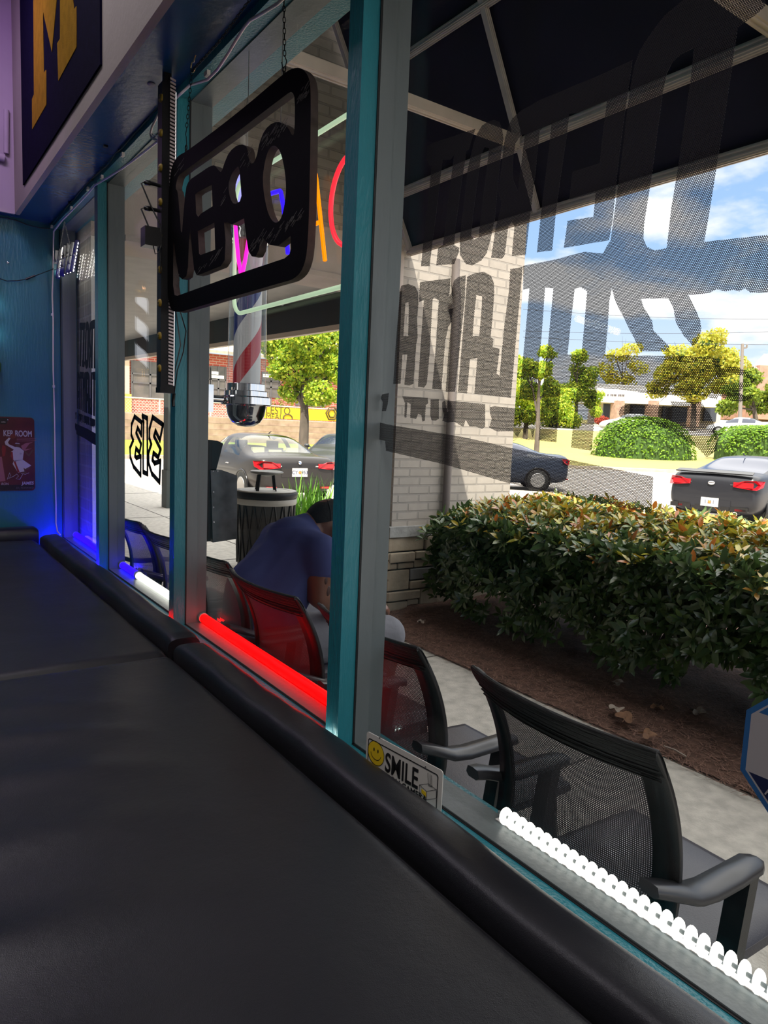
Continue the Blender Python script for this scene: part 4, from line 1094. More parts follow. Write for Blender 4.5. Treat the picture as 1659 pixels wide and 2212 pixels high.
st = stuff(b.build('pine_needles', mat('pine_needle_strands', (0.10, 0.045, 0.033), 0.8, col2=(0.33, 0.19, 0.14), vscale=35)))
tag(st, 'reddish brown pine needles strewn over the planting bed under the hedge', 'mulch')
# fallen leaves
dead = mat('dry_brown_leaf', (0.19, 0.095, 0.050), 0.7, var=0.3, vscale=30); dead2 = mat('pale_dry_leaf', (0.36, 0.30, 0.25), 0.7, var=0.2, vscale=30)
def lobed(c, r, rot, m, label):
    t = tag(None or bpy.data.objects.new('fallen_leaf', None), label, 'leaf', 'fallen leaves on the pine straw'); COL.objects.link(t); t.location = c
    b = MB(); n = 40; pts = []
    for k in range(n):
        a = 2*PI*k/n; rr = r*(0.55+0.45*abs(math.cos(2.5*a))**1.5)
        pts.append(Vector(c)+Vector((rr*math.cos(a+rot)*1.2, rr*math.sin(a+rot), 0.010*math.sin(3*a)+0.012)))
    k0 = len(pts); b.add([Vector(c)+Vector((0, 0, 0.010))]+pts, [(0, 1+i, 1+(i+1) % n) for i in range(n)], 0, True)
    b.build('blade', m, t)
    b = MB(); b.tube([Vector(c)+Vector((0, 0, 0.012)), Vector(c)+Vector((math.cos(rot)*-r*1.2, math.sin(rot)*-r*1.2, 0.006))], 0.0015, 5); b.build('stalk', m, t)
for (u, v), r, rot, m, lb in (((1352, 1552), 0.060, 0.4, dead, 'brown star-lobed fallen leaf lying on the mulch above the near chair'), ((1420, 1530), 0.035, 1.2, dead, 'small reddish leaf on the mulch right of the star-lobed one'), ((1400, 1590), 0.045, 2.2, dead, 'curled tan leaf at the mulch edge behind the near chair corner'), ((1335, 1478), 0.040, 0.1, dead2, 'pale grey leaf under the hedge stems'), ((1330, 1535), 0.040, 2.9, dead2, 'faded leaf just left of the star-lobed one'), ((1510, 1540), 0.045, 1.9, dead2, 'pale dry leaf on the mulch towards the right edge'), ((910, 1345), 0.030, 0.9, dead2, 'tiny pale leaf on the mulch near the stone pillar')):
    p = onZ(u, v, 0.055); lobed(tuple(p), r, rot, m, lb)
p, q = onZ(1435, 1612, 0.03), onZ(1482, 1634, 0.03)
t = thing('twig', 'thin pale twig on the pavement edge behind the near chair', 'twig', tuple(p)); b = MB(); b.tube([p, p.lerp(q, 0.5)+Vector((0, 0, 0.006)), q], 0.004, 6); b.build('stick', dead2, t)

# ------------------------------------------------------------------ brick portal: pier, lintel, pillar on a stone base
BZ = 1.45
brk = brick('painted_brick', 'xz', (0.43, 0.385, 0.34), (0.39, 0.35, 0.31), (0.33, 0.30, 0.27), ms=0.008, bump=0.9)
brky = brick('painted_brick_side', 'yz', (0.42, 0.37, 0.32), (0.39, 0.34, 0.30), (0.47, 0.43, 0.39), ms=0.007)
plast = mat('beige_render', (0.56, 0.48, 0.43), 0.85, var=0.08, vscale=5, bump=0.15, bscale=120)
pale = brick('white_painted_brick', 'xz', (0.90, 0.89, 0.85), (0.86, 0.85, 0.81), (0.92, 0.91, 0.88), ms=0.007)
PYF = 4.40
def two(o, m2):
    o.data.materials.append(m2)
    for p in o.data.polygons:
        if abs(p.normal.x) > 0.7: p.material_index = len(o.data.materials)-1
    return o
b = MB(); b.box(1.005, 1.19, PYF, 4.86, 0, 2.467); struct(two(b.build('brick_pier', pale), brky))
b = MB(); b.box(1.052, 4.46, PYF, PYF+0.36, 2.80, 5.2); struct(two(b.build('brick_lintel', brk), brky))
b = MB(); b.box(1.003, 3.20, PYF-0.012, PYF+0.36, 2.467, 2.80); b.box(1.19, 3.2, PYF-0.03, PYF-0.012, 2.467, 2.50); struct(b.build('lintel_band', plast))
b = MB(); b.box(3.20, 4.455, PYF, PYF+0.36, 0.70, 2.80); pil = struct(two(b.build('brick_pillar', brk), brky))
stone_c = mat('ledge_stone', (0.34, 0.28, 0.21), 0.85, col2=(0.56, 0.46, 0.34), vscale=3.5, bump=0.6, bscale=26, detail=7)
stone_d = mat('grey_ledge_stone', (0.22, 0.21, 0.21), 0.85, col2=(0.38, 0.36, 0.34), vscale=4, bump=0.6, bscale=26, detail=7)
b = MB(); b.box(3.155, 4.50, PYF-0.045, PYF+0.40, 0.62, 0.70)
cap = struct(b.build('stone_cap', mat('stone_cap', (0.33, 0.33, 0.32), 0.85, var=0.2, vscale=12, bump=0.5, bscale=40)))
base = MB(); base.box(3.185, 4.47, PYF-0.01, PYF+0.37, 0, 0.62)
bs_o = struct(base.build('stone_base', mat('base_mortar', (0.05, 0.045, 0.04), 0.95)))
b = MB(); rs = random.Random(5)
def stone(face, s, e_, z0, z1):
    pr = rs.uniform(0.010, 0.032); mi = 1 if rs.random() < 0.26 else 0; g = 0.005
    if face == 0: b.box(s+g, e_-g, PYF-0.012-pr, PYF-0.005, z0+g, z1-g, mi)
    else: b.box(3.19-0.012-pr, 3.19, s+g, e_-g, z0+g, z1-g, mi)
for face in (0, 1):
    s0, s1 = (3.165, 4.49) if face == 0 else (PYF-0.035, PYF+0.38)
    for z0, z1 in ((0.0, 0.19), (0.19, 0.36), (0.36, 0.50), (0.50, 0.62)):
        s = s0
        while s < s1-0.01:
            e_ = min(s+rs.uniform(0.16, 0.42), s1)
            if s1-e_ < 0.08: e_ = s1
            k_ = rs.random(); zm_ = z0+(z1-z0)*rs.uniform(0.38, 0.62); sm_ = s+(e_-s)*rs.uniform(0.35, 0.65)
            if k_ < 0.25 or z1-z0 < 0.13: stone(face, s, e_, z0, z1)
            elif k_ < 0.55: stone(face, s, e_, z0, zm_); stone(face, s, e_, zm_, z1)
            elif k_ < 0.8: stone(face, s, sm_, z0, zm_); stone(face, sm_, e_, z0, zm_); stone(face, s, e_, zm_, z1)
            else: stone(face, s, e_, z0, zm_); stone(face, s, sm_, zm_, z1); stone(face, sm_, e_, zm_, z1)
            s = e_
o = b.build('ledge_stone', [stone_c, stone_d], bs_o)
modbuild(o, [('BEVEL', dict(width=0.008, segments=2)), ])
t = thing('downpipe', 'dark brown downpipe running down the brick pillar', 'downpipe', (3.74, PYF-0.045, 0.7))
b = MB(); b.tube([(3.70, PYF-0.045, 0.30), (3.70, PYF-0.045, 2.52), (3.70, PYF-0.015, 2.60), (3.70, PYF-0.01, 2.78)], 0.032, 12); b.build('pipe', mat('downpipe_paint', (0.15, 0.125, 0.115), 0.5), t)
b = MB()
for z in (0.75, 1.6, 2.4): b.box(3.70-0.045, 3.745, PYF-0.05, PYF, z, z+0.03)
b.build('pipe_bracket', mat('downpipe_paint', (0.15, 0.125, 0.115), 0.5), t)
# window jamb reveal and fixed panel seen at the left of the pillar's top
# covered walk beyond the portal
b = MB(); b.box(1.0, 3.40, PYF+0.36, 16, 2.62, 2.70); struct(b.build('walkway_ceiling', mat('walkway_ceiling', (0.46, 0.43, 0.41), 0.8, var=0.08)))
dkv = mat('dark_valance', (0.020, 0.021, 0.023), 0.7)
b = MB()
for k, (z0, z1) in enumerate(((2.34, 2.62), (2.295, 2.342))):
    p0 = Vector((3.34, PYF+0.4, 0)); p1 = Vector((2.95, 15.8, 0.06))
    b.prism([p0+Vector((0, 0, z0)), p1+Vector((0, 0, z0)), p1+Vector((0, 0, z1)), p0+Vector((0, 0, z1))], (0.06, 0, 0), k)
struct(b.build('walkway_fascia', [dkv, mat('fascia_edge', (0.62, 0.52, 0.43), 0.6)]))
b = MB(); b.box(3.78, 3.98, 11.5, 11.75, 0, 0.62); b.box(3.80, 3.96, 11.52, 11.73, 0.62, 2.6)
struct(b.build('walkway_post', mat('dark_green_post', (0.050, 0.060, 0.055), 0.6)))
# neighbour facade continuing along the walk, and a shadow slab above the window
b = MB(); b.box(-6, 1.0, FARW+0.16, 30, LOT, 6.0); struct(b.build('facade_beyond', brky))
b = MB(); b.box(-5, 1.85, -7, 16, 5.2, 5.5); struct(b.build('shadow_slab', plast))  # unseen slab, added and sized to place the sun's shadow edge

# ------------------------------------------------------------------ awning over the near window
def awx(z): return 3.26+(2.75-z)/1.9
fab = mat('navy_awning_canvas', (0.011, 0.010, 0.028), 0.75, var=0.25, vscale=3, bump=0.1, bscale=260)
bar_m = mat('awning_frame_aluminium', (0.62, 0.54, 0.48), 0.45, 0.0, var=0.12, vscale=8)
t = thing('awning', 'dark navy canvas awning on a square aluminium frame over the near window', 'awning', (1.06, 1.0, 3.4))
b = MB(); zt_ = 5.15
b.prism([(awx(2.74), -6, 2.74), (awx(2.74), PYF-0.02, 2.74), (awx(zt_), PYF-0.02, zt_), (awx(zt_), -6, zt_)], (0.006, 0, 0.003)); b.build('canvas', fab, t)
def grooved(name, p, q, w, h, upv=(0, 0, 1)):
    b = MB(); b.beam(p, q, w, h, 0, upv)
    p = Vector(p); q = Vector(q); d = (q-p).normalized(); a = d.cross(Vector(upv)).normalized(); c = a.cross(d)
    for k in (-0.22, 0.22):
        b.beam(p+c*(-h/2)+a*(k*w), q+c*(-h/2)+a*(k*w), w*0.16, h*0.24, 0, upv)
        b.beam(p-a*(w/2)+c*(k*h), q-a*(w/2)+c*(k*h), w*0.24, h*0.16, 0, upv)
    b.build(name, bar_m, t)
for z, wd_ in ((2.752, 0.046), (3.10, 0.05), (3.73, 0.04), (4.45, 0.04)):
    x = awx(z)-0.03
    grooved('purlin', (x, -6, z), (x, PYF-0.03, z), wd_, wd_)
for y in (PYF-0.05, 3.10, 1.63, 0.16, -1.3, -2.8):
    grooved('rafter', (awx(2.76)-0.035, y, 2.76), (awx(zt_)-0.035, y, zt_), 0.034, 0.034, (0, 1, 0))
    if y < 4: grooved('tie_bar', (1.065, y, 3.105), (awx(3.105)-0.03, y, 3.105), 0.055, 0.055)
b = MB(); b.prism([(1.06, -6, 5.12), (1.06, PYF-0.03, 5.12), (awx(5.12), PYF-0.03, 5.12), (awx(5.12), -6, 5.12)], (0, 0, 0.01)); b.build('top_cover', fab, t)

# ------------------------------------------------------------------ barber pole outside the third window
PBY = 2.56
def spc(u, v): return onY(u, v, PBY)
pb_ = spc(527, 918); pt = spc(510, 372); cx_ = (spc(485, 860).x+spc(583, 860).x)/2
ctr = Vector((spc(532, 860).x, PBY, 0))
Rb = (spc(583, 860).x-spc(482, 860).x)/2*0.93
zb0, zcol0, zcol1, ztop = spc(527, 922).z, spc(527, 830).z, spc(525, 520).z, spc(510, 372).z
t = thing('barber_pole', 'large chrome barber pole with red white and blue spiral outside the third window', 'barber pole', (ctr.x, ctr.y, zb0))
stp, t_, o_ = newmat('barber_stripe_cylinder')
spiral(t_, o_, [(0, (0.56, 0.55, 0.56)), (0.27, (0.025, 0.03, 0.16)), (0.5, (0.56, 0.55, 0.56)), (0.77, (0.42, 0.012, 0.025))], 0.44, 0.16, -1.0)
Rg = Rb*0.80
def prof(L): return [(r*Rb, z) for r, z in L]
H = zcol0-zb0
b = MB(); b.lathe([(0.001, 0), (Rb*.35, 0.004), (Rb*.62, 0.018), (Rb*.78, 0.042), (Rb*.86, 0.08), (Rb*.87, H*0.50)], (ctr.x, ctr.y, zb0), 'z', 48)
b.lathe([(Rb*.87, H*.50), (Rb*1.04, H*.505), (Rb*1.07, H*.53), (Rb*1.07, H*.69), (Rb*1.03, H*.715), (Rb*.93, H*.72), (Rb*.93, H*.83), (Rb*.90, H*.845), (Rb*.82, H*.85), (Rb*.82, H*1.0), (Rb*.80, H*1.01)], (ctr.x, ctr.y, zb0), 'z', 48, 0, True, True)
b.build('chrome_base', chrome, t)
b = MB(); b.lathe([(Rg*0.72, zcol0-zb0), (Rg*0.72, zcol1-zb0)], (0, 0, 0), 'z', 40); o = b.build('spiral_cylinder', stp, t, org=(0, 0, 0)); o.location = (0, 0, 0)
b = MB(); b.lathe([(Rg, 0), (Rg, zcol1-zcol0)], (ctr.x, ctr.y, zcol0), 'z', 40); b.build('glass_tube', glassmat('pole_glass', (0.93, 0.95, 0.94), 1.3, 1.5, 0.02), t)
h2 = ztop-zcol1
b = MB(); b.lathe([(Rg*1.02, 0), (Rg*1.08, 0.012), (Rg*1.08, 0.028), (Rg*1.2, 0.034), (Rg*1.2, 0.060), (Rg*1.0, 0.068), (Rg*1.0, 0.082), (Rg*1.12, 0.088), (Rg*1.12, 0.105), (Rg*0.8, 0.112)], (ctr.x, ctr.y, zcol1), 'z', 40); b.build('chrome_collar', chrome, t)
b = MB(); b.sphere((ctr.x, ctr.y, zcol1+0.115+Rg*0.85), Rg*0.98, 28, 16); b.build('lit_globe', emit('violet_globe', (0.42, 0.42, 0.95), 0.75, 0.1), t)
b = MB(); za = zb0+H*0.62; b.tube([(ctr.x, ctr.y, za), (0.99, ctr.y, za)], 0.014, 10); b.box(0.985, 1.004, ctr.y-0.03, ctr.y+0.03, za-0.05, za+0.05); b.build('wall_arm', chrome, t)
# ------------------------------------------------------------------ leaves and hedge
def leafmat(name, rough=0.35, spec=0.5, trans=0.25):
    if name in MATS: return MATS[name]
    m, t, o = newmat(name)
    b = pb(t, o, (0.05, 0.1, 0.02), rough, 0, spec)
    a = N(t, 'ShaderNodeVertexColor'); a.layer_name = 'leaf'
    t.links.new(a.outputs['Color'], b.inputs['Base Color'])
    tl = N(t, 'ShaderNodeBsdfTranslucent'); t.links.new(a.outputs['Color'], tl.inputs['Color'])
    mi = N(t, 'ShaderNodeMixShader'); mi.inputs[0].default_value = trans
    t.links.new(b.outputs[0], mi.inputs[1]); t.links.new(tl.outputs[0], mi.inputs[2]); t.links.new(mi.outputs[0], o.inputs[0])
    MATS[name] = m
    return m
def leafmesh(name, leaves, m, parent, quad=False):
    """leaves: (position, direction, normal, length, width, colour)"""
    v = []; f = []; col = []
    org = worldloc(parent) if parent else Vector((0, 0, 0))
    for p, d, n, L, W_, c in leaves:
        p = p-org; s = d.cross(n).normalized(); n = s.cross(d).normalized(); k = len(v)
        if quad:
            v += [p, p+d*(L*0.5)+s*(W_*0.5), p+d*L, p+d*(L*0.5)-s*(W_*0.5)]; f.append((k, k+1, k+2, k+3)); col += [c]*4
        else:
            q1 = p+d*(L*0.36); q2 = p+d*(L*0.72)-n*(L*0.02)
            v += [p, q1+s*(W_*0.46)+n*(W_*0.12), q1-n*(0.0), q1-s*(W_*0.46)+n*(W_*0.12), q2+s*(W_*0.36)+n*(W_*0.07), q2, q2-s*(W_*0.36)+n*(W_*0.07), p+d*L-n*(L*0.07)]
            f += [(k, k+1, k+2), (k, k+2, k+3), (k+1, k+4, k+5, k+2), (k+2, k+5, k+6, k+3), (k+4, k+7, k+5), (k+5, k+7, k+6)]; col += [c]*8
    me = bpy.data.meshes.new(name); me.from_pydata([tuple(x) for x in v], [], f); me.materials.append(m)
    ca = me.color_attributes.new('leaf', 'FLOAT_COLOR', 'POINT')
    flat_ = []
    for c in col: flat_ += [c[0], c[1], c[2], 1.0]
    ca.data.foreach_set('color', flat_)
    me.polygons.foreach_set('use_smooth', [True]*len(me.polygons)); me.update()
    o = bpy.data.objects.new(name, me); COL.objects.link(o)
    if parent: o.parent = parent
    return o
rs = random.Random(21)
def rv(r=rs): 
    while True:
        v = Vector((r.uniform(-1, 1), r.uniform(-1, 1), r.uniform(-1, 1)))
        if 0.05 < v.length < 1: return v.normalized()
# near hedge: centre line, rounded box section that thins out towards the ground
HX0, HX1, HY0, HY1 = 3.28, 4.95, -3.2, 4.22
hd = thing('hedge', 'dense clipped evergreen hedge with orange new growth between pavement and car park', 'hedge', (4.1, 1.5, 0.0))
gl_leaf = leafmat('glossy_leaf', 0.24, 0.8, 0.22)
L = []
def hz_top(x, y):
    u = (x-HX0)/(HX1-HX0)
    e = min(1, max(0, (HY1-y)/0.55))
    return (0.66+0.325*math.sin(PI*min(1, max(0, u*0.85+0.10)))**0.8)*(0.80+0.20*math.sqrt(e)) + 0.025*noise(x*4, y*4, 0.5)
def sprig(p, axis, cnt, newg, ln0):
    a0 = axis.orthogonal().normalized(); b0 = axis.cross(a0); ph = rs.uniform(0, 6.28)
    for q in range(cnt):
        a = ph+2*PI*q/cnt+rs.uniform(-.25, .25); el = rs.uniform(0.15, 0.75)
        d = (a0*math.cos(a)+b0*math.sin(a))*math.cos(el)+axis*math.sin(el); n = (axis*math.cos(el)-(a0*math.cos(a)+b0*math.sin(a))*math.sin(el)).normalized()
        ln = ln0*rs.uniform(0.75, 1.15)
        if newg and rs.random() < 0.75: c = rs.choice([(0.30, 0.15, 0.018), (0.36, 0.24, 0.025), (0.34, 0.11, 0.02), (0.25, 0.24, 0.030), (0.34, 0.30, 0.035), (0.28, 0.22, 0.02)])
        elif newg: c = rs.choice([(0.14, 0.19, 0.04), (0.10, 0.15, 0.04)])
        else: c = rs.choice([(0.058, 0.100, 0.028), (0.044, 0.082, 0.026), (0.078, 0.124, 0.036), (0.052, 0.094, 0.036)])
        f_ = rs.uniform(0.8, 1.3)*1.25
        L.append((p+d*0.004, d, n, ln, ln*rs.uniform(0.34, 0.44), tuple(x*f_ for x in c)))
for k in range(5400):
    y = rs.uniform(0.45, HY1) if k < 4900 else rs.uniform(-2.6, 0.45)
    q = rs.random()
    if q < 0.45:      # clipped top
        x = rs.uniform(HX0+0.03, HX1); zt_ = hz_top(x, y); z = zt_-abs(rs.gauss(0, 0.03))
        if rs.random() < 0.03: z += rs.uniform(0.01, 0.05)
        ax = Vector((rs.gauss(0, .4)-0.35*(x < 3.6), rs.gauss(0, .4), 1)).normalized()
        sprig(Vector((x, y, z)), ax, rs.choice((5, 6, 7)), z > zt_-0.05 and rs.random() < (0.86 if x > 3.55 else 0.45), rs.uniform(0.060, 0.082))
    elif q < 0.89:    # front facing the window
        z = 0.10+rs.random()**0.75*(hz_top(HX0+0.1, y)-0.10); zz = (z-0.1)/0.6
        x = HX0+0.07+0.55*max(0, 0.42-zz)**1.5+abs(rs.gauss(0, 0.06))+0.06*noise(y*3, z*3, 2.2)
        if y > HY1-0.5: x += 0.30*((y-(HY1-0.5))/0.5)**2
        if z < 0.38 and noise(y*2.1, z*1.5, 3.0)+0.25*zz < 0.02+(0.35 if y < 2.1 else -0.1): continue
        sprig(Vector((x, y, z)), Vector((-1, rs.gauss(0, .5), 0.35+rs.gauss(0, .35))).normalized(), rs.choice((4, 5, 6)), False, rs.uniform(0.066, 0.098))
    elif q < 0.96:
        y = HY1-abs(rs.gauss(0, 0.05)); x = rs.uniform(HX0+0.15, HX1-0.2); z = 0.15+rs.random()*(hz_top(x, y-0.1)-0.15)
        sprig(Vector((x, y, z)), Vector((rs.gauss(0, .4), 1, 0.4)).normalized(), 5, False, 0.08)
    else:
        sprig(Vector((rs.uniform(HX0+0.2, HX1-0.2), y, rs.uniform(0.30, 0.8))), rv(), 5, False, 0.08)
stuff(leafmesh('foliage', L, gl_leaf, hd))
bark = mat('dark_twig_bark', (0.030, 0.022, 0.018), 0.9, var=0.4, vscale=40)
b = MB()
for sy in (-1.6, -0.4, 0.75, 1.62, 2.6, 3.25):
    sx_ = 4.1+rs.uniform(-0.15, 0.15); root = Vector((sx_, sy, 0.03))
    for k in range(9):
        a = rs.uniform(0, 2*PI); rad = rs.uniform(0.25, 0.75); m1_ = root+Vector((rad*0.35*math.cos(a), rad*0.5*math.sin(a), 0.28)); tip = root+Vector((rad*math.cos(a)*0.8, rad*math.sin(a)*1.1, rs.uniform(0.6, 0.85)))
        b.tube([root, m1_, tip], [0.016, 0.011, 0.004], 6)
        for kk in range(3):
            s0 = m1_.lerp(tip, rs.uniform(0.1, 0.7)); b.tube([s0, s0+rv()*rs.uniform(0.08, 0.25)], [0.005, 0.002], 5)
b.build('stems', bark, hd)
# dense shaded heart of the hedge
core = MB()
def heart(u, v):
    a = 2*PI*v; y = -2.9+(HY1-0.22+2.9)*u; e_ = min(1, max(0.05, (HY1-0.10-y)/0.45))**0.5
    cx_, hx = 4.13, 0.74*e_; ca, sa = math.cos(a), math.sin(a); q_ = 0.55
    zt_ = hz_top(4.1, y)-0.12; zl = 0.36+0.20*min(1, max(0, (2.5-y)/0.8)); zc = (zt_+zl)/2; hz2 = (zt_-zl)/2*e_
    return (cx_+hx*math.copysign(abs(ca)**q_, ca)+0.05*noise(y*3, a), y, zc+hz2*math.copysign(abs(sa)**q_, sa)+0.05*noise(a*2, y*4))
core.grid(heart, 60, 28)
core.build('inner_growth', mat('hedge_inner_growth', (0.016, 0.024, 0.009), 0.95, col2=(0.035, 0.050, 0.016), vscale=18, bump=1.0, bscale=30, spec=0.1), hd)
# inner mass of old twigs that blocks most of the view through
b = MB()
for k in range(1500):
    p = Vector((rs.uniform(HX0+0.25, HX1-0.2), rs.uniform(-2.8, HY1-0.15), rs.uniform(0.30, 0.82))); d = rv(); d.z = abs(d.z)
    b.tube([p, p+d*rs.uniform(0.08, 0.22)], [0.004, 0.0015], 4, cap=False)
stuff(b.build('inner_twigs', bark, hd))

# ------------------------------------------------------------------ mesh-back chairs along the outside of the window
meshfab = perf('woven_chair_mesh', 'yz', 0.0043, 0.215, (0.085, 0.078, 0.088), 0.6, hexa=False)
chfr = mat('black_chair_plastic', (0.013, 0.013, 0.014), 0.38, var=0.2, vscale=30, bump=0.08, bscale=400)
chband = mat('stitched_black_band', (0.012, 0.012, 0.013), 0.6, bump=0.6, bscale=260, stretch=(0.2, 0.12, 1.4))
seatm = mat('seat_vinyl', (0.030, 0.028, 0.042), 0.38, var=0.15, vscale=5, bump=0.1, bscale=300)
armm = mat('arm_pad_grey', (0.040, 0.040, 0.046), 0.33, var=0.1, vscale=8)
def bx_(z):   # forward position of the back surface at height z
    k = (z-0.50)/0.43
    return 0.055 - 0.115*(k-0.40)**2*2.0 - 0.035*k
def make_chair(label, loc, rot, first=None):
    if first:
        t = copytree(first); t.location = loc; t.rotation_euler = (0, 0, rot); t['label'] = label; return t
    t = thing('mesh_back_chair', label, 'chair', (0, 0, 0), 'mesh-back chairs lined up outside the window')
    hw = 0.240
    def pt(u, z, off=0.0):      # u in -1..1 across
        return Vector((bx_(z)-0.040*u*u*-1.0-0.045+off, u*hw*(0.96+0.06*(z-0.5)/0.43), z))
    b = MB(); b.grid(lambda u, v: tuple(pt(-0.81+1.62*u, 0.525+0.355*v)), 24, 20); b.build('back_mesh', meshfab, t)
    b = MB(); b.grid(lambda u, v: tuple(pt(-0.97+1.94*u, 0.862+0.070*math.sin(PI*min(1, v*1.0)/1.0*0.5), 0.010*math.cos(PI*(v-0.5)*1.0)-0.004)), 24, 5)
    b.grid(lambda u, v: tuple(pt(-0.97+1.94*u, 0.862+0.070*math.sin(PI*v*0.5), -0.010*math.cos(PI*(v-0.5)*1.0)-0.004)), 24, 5)
    for k in range(5): b.tube([pt(-0.95+1.9*i/20, 0.868+k*0.0115, -0.0125) for i in range(21)], 0.0017, 5)
    b.tube([pt(-0.97+1.94*i/20, 0.931, -0.004) for i in range(21)], 0.006, 8)
    b.build('top_band', chband, t)
    for s in (-1, 1):
        b = MB(); sec = []
        for i in range(17):
            z = 0.495+0.437*i/16; w_ = 0.066-0.014*(i/16); p_in = pt(s*0.80, z); p_out = pt(s*0.80, z)+Vector((0.010, s*w_*0.72, 0))
            sec += [p_in+Vector((-0.009, 0, 0)), p_in+Vector((0.009, 0, 0)), p_out+Vector((0.010, 0, 0)), p_out+Vector((-0.006, s*0.004, 0))]
        fs = [(i*4+a, i*4+(a+1) % 4, (i+1)*4+(a+1) % 4, (i+1)*4+a) for i in range(16) for a in range(4)]
        b.add(sec, fs, 0, True); b.add(sec[:4], [(0, 1, 2, 3)]); b.add(sec[-4:], [(3, 2, 1, 0)])
        b.build('back_side_frame', chfr, t)
    b = MB(); b.tube([pt(-0.9+1.8*i/16, 0.507) for i in range(17)], 0.014, 8); b.build('back_bottom_rail', chfr, t)
    b = MB()
    def seat(u, v):
        x = 0.06+0.47*u; y = -0.235+0.47*v; e = min(u*0.47, (1-u)*0.47, v*0.47, (1-v)*0.47); r_ = 0.028
        z = 0.455-(r_-math.sqrt(max(0, r_*r_-(r_-min(e, r_))**2)))+0.006*math.sin(PI*u)*math.sin(PI*v)-0.03*max(0, u-0.8)
        return (x, y, z)
    b.grid(seat, 24, 24); b.box(0.06, 0.53, -0.235, 0.235, 0.405, 0.428); b.build('seat', seatm, t)
    for s in (-1, 1):
        y = s*0.252
        top = [(-0.060, y*0.93, 0.682), (-0.020, y*0.97, 0.670), (0.035, y, 0.648), (0.085, y, 0.640), (0.16, y*1.0, 0.640), (0.235, y*0.99, 0.640), (0.262, y*0.985, 0.634)]
        b = MB(); v = []; f = []
        for i, p in enumerate(top):
            w_ = [0.022, 0.028, 0.030, 0.030, 0.030, 0.028, 0.018][i]; h_ = 0.013
            for (a, c) in ((-1, -0.4), (-0.8, 0.8), (0, 1), (0.8, 0.8), (1, -0.4), (0.6, -1), (-0.6, -1)):
                v.append((p[0], p[1]+a*w_, p[2]+c*h_))
        n = 7
        for i in range(len(top)-1):
            for k in range(n): f.append((i*n+k, i*n+(k+1) % n, (i+1)*n+(k+1) % n, (i+1)*n+k))
        b.add(v, f, 0, True); b.add(v[:n], [tuple(range(n))[::-1]]); b.add(v[-n:], [tuple(range(n))])
        o = b.build('armrest', armm, t)
        b = MB(); b.beam((0.215, y, 0.632), (0.180, y, 0.40), 0.030, 0.042, 0, (0, 1, 0)); b.beam((0.180, y, 0.40), (0.16, y*0.8, 0.395), 0.03, 0.03, 0, (0, 1, 0)); b.build('arm_post', chfr, t)
        b = MB(); b.tube([(0.47, s*0.22, 0.41), (0.50, s*0.235, 0.03), (0.47, s*0.235, 0.013), (0.08, s*0.235, 0.013), (0.05, s*0.235, 0.03), (0.07, s*0.22, 0.41)], 0.0125, 10); b.build('leg', chfr, t)
    b = MB(); b.beam((0.10, 0, 0.40), (0.0, 0, 0.42), 0.09, 0.022); b.beam((0.0, 0, 0.42), (0.010, 0, 0.50), 0.06, 0.018, 0, (0, 1, 0)); b.box(0.07, 0.50, -0.16, 0.16, 0.392, 0.406); b.build('back_bracket', chfr, t)
    b = MB(); b.tube([(0.30, -0.235, 0.013), (0.30, 0.235, 0.013)], 0.010, 8); b.build('stretcher', chfr, t)
    t.location = loc; t.rotation_euler = (0, 0, rot)
    return t
CX = 1.105
c0 = make_chair('black mesh-back chair nearest the camera with its grey arm at the right edge', (CX+0.02, 0.885, 0), math.radians(-2))
make_chair('black mesh-back chair half hidden behind the wide mullion and the SMILE sign', (CX, 1.525, 0), 0, c0)
make_chair('mesh-back chair reddened by the tube, right in front of the seated man', (CX-0.03, 2.095, 0), math.radians(1), c0)
make_chair('mesh-back chair the seated man sits on, beside the black light bar mullion', (CX, 2.69, 0), 0, c0)
make_chair('mesh-back chair cut off by the mullion, right one of the far pair', (CX, 3.25, 0), 0, c0)
make_chair('farthest mesh-back chair, left one of the far pair above the blue tube', (CX, 3.81, 0), math.radians(2), c0)

# ------------------------------------------------------------------ litter bin, drop box, grass clump
tc = at(575, 1055, 7.07); TX, TY = tc.x, tc.y
t = thing('litter_bin', 'round black litter bin with a pale banded rim and raised ash lid', 'litter bin', (TX, TY, 0))
bin_m = mat('black_bin_shell', (0.010, 0.010, 0.011), 0.4, var=0.3, vscale=14)
b = MB(); b.lathe([(0.25, 0.02), (0.27, 0.05), (0.29, 0.70), (0.30, 0.72)], (TX, TY, 0), 'z', 36)
for k in range(18):
    a = 2*PI*k/18
    for s in (-1, 1):
        b.tube([(TX+(0.273+0.02*z_)*math.cos(a+s*z_*0.35), TY+(0.273+0.02*z_)*math.sin(a+s*z_*0.35), 0.07+0.63*z_) for z_ in (0, 0.25, 0.5, 0.75, 1)], 0.009, 5)
b.build('shell', bin_m, t)
rimp = mat('pale_bin_rim', (0.34, 0.33, 0.30), 0.5)
b = MB(); b.lathe([(0.300, 0.66), (0.306, 0.67), (0.306, 0.715), (0.300, 0.72)], (TX, TY, 0), 'z', 40); b.build('pale_band', rimp, t)
b = MB(); b.lathe([(0.308, 0.725), (0.312, 0.73), (0.312, 0.775), (0.30, 0.785), (0.19, 0.79), (0.17, 0.765)], (TX, TY, 0), 'z', 40); b.build('rim', blackmetal, t)
b = MB(); b.lathe([(0.300, 0.786), (0.305, 0.792), (0.235, 0.796), (0.228, 0.79)], (TX, TY, 0), 'z', 40); b.build('rim_top', rimp, t)
b = MB()
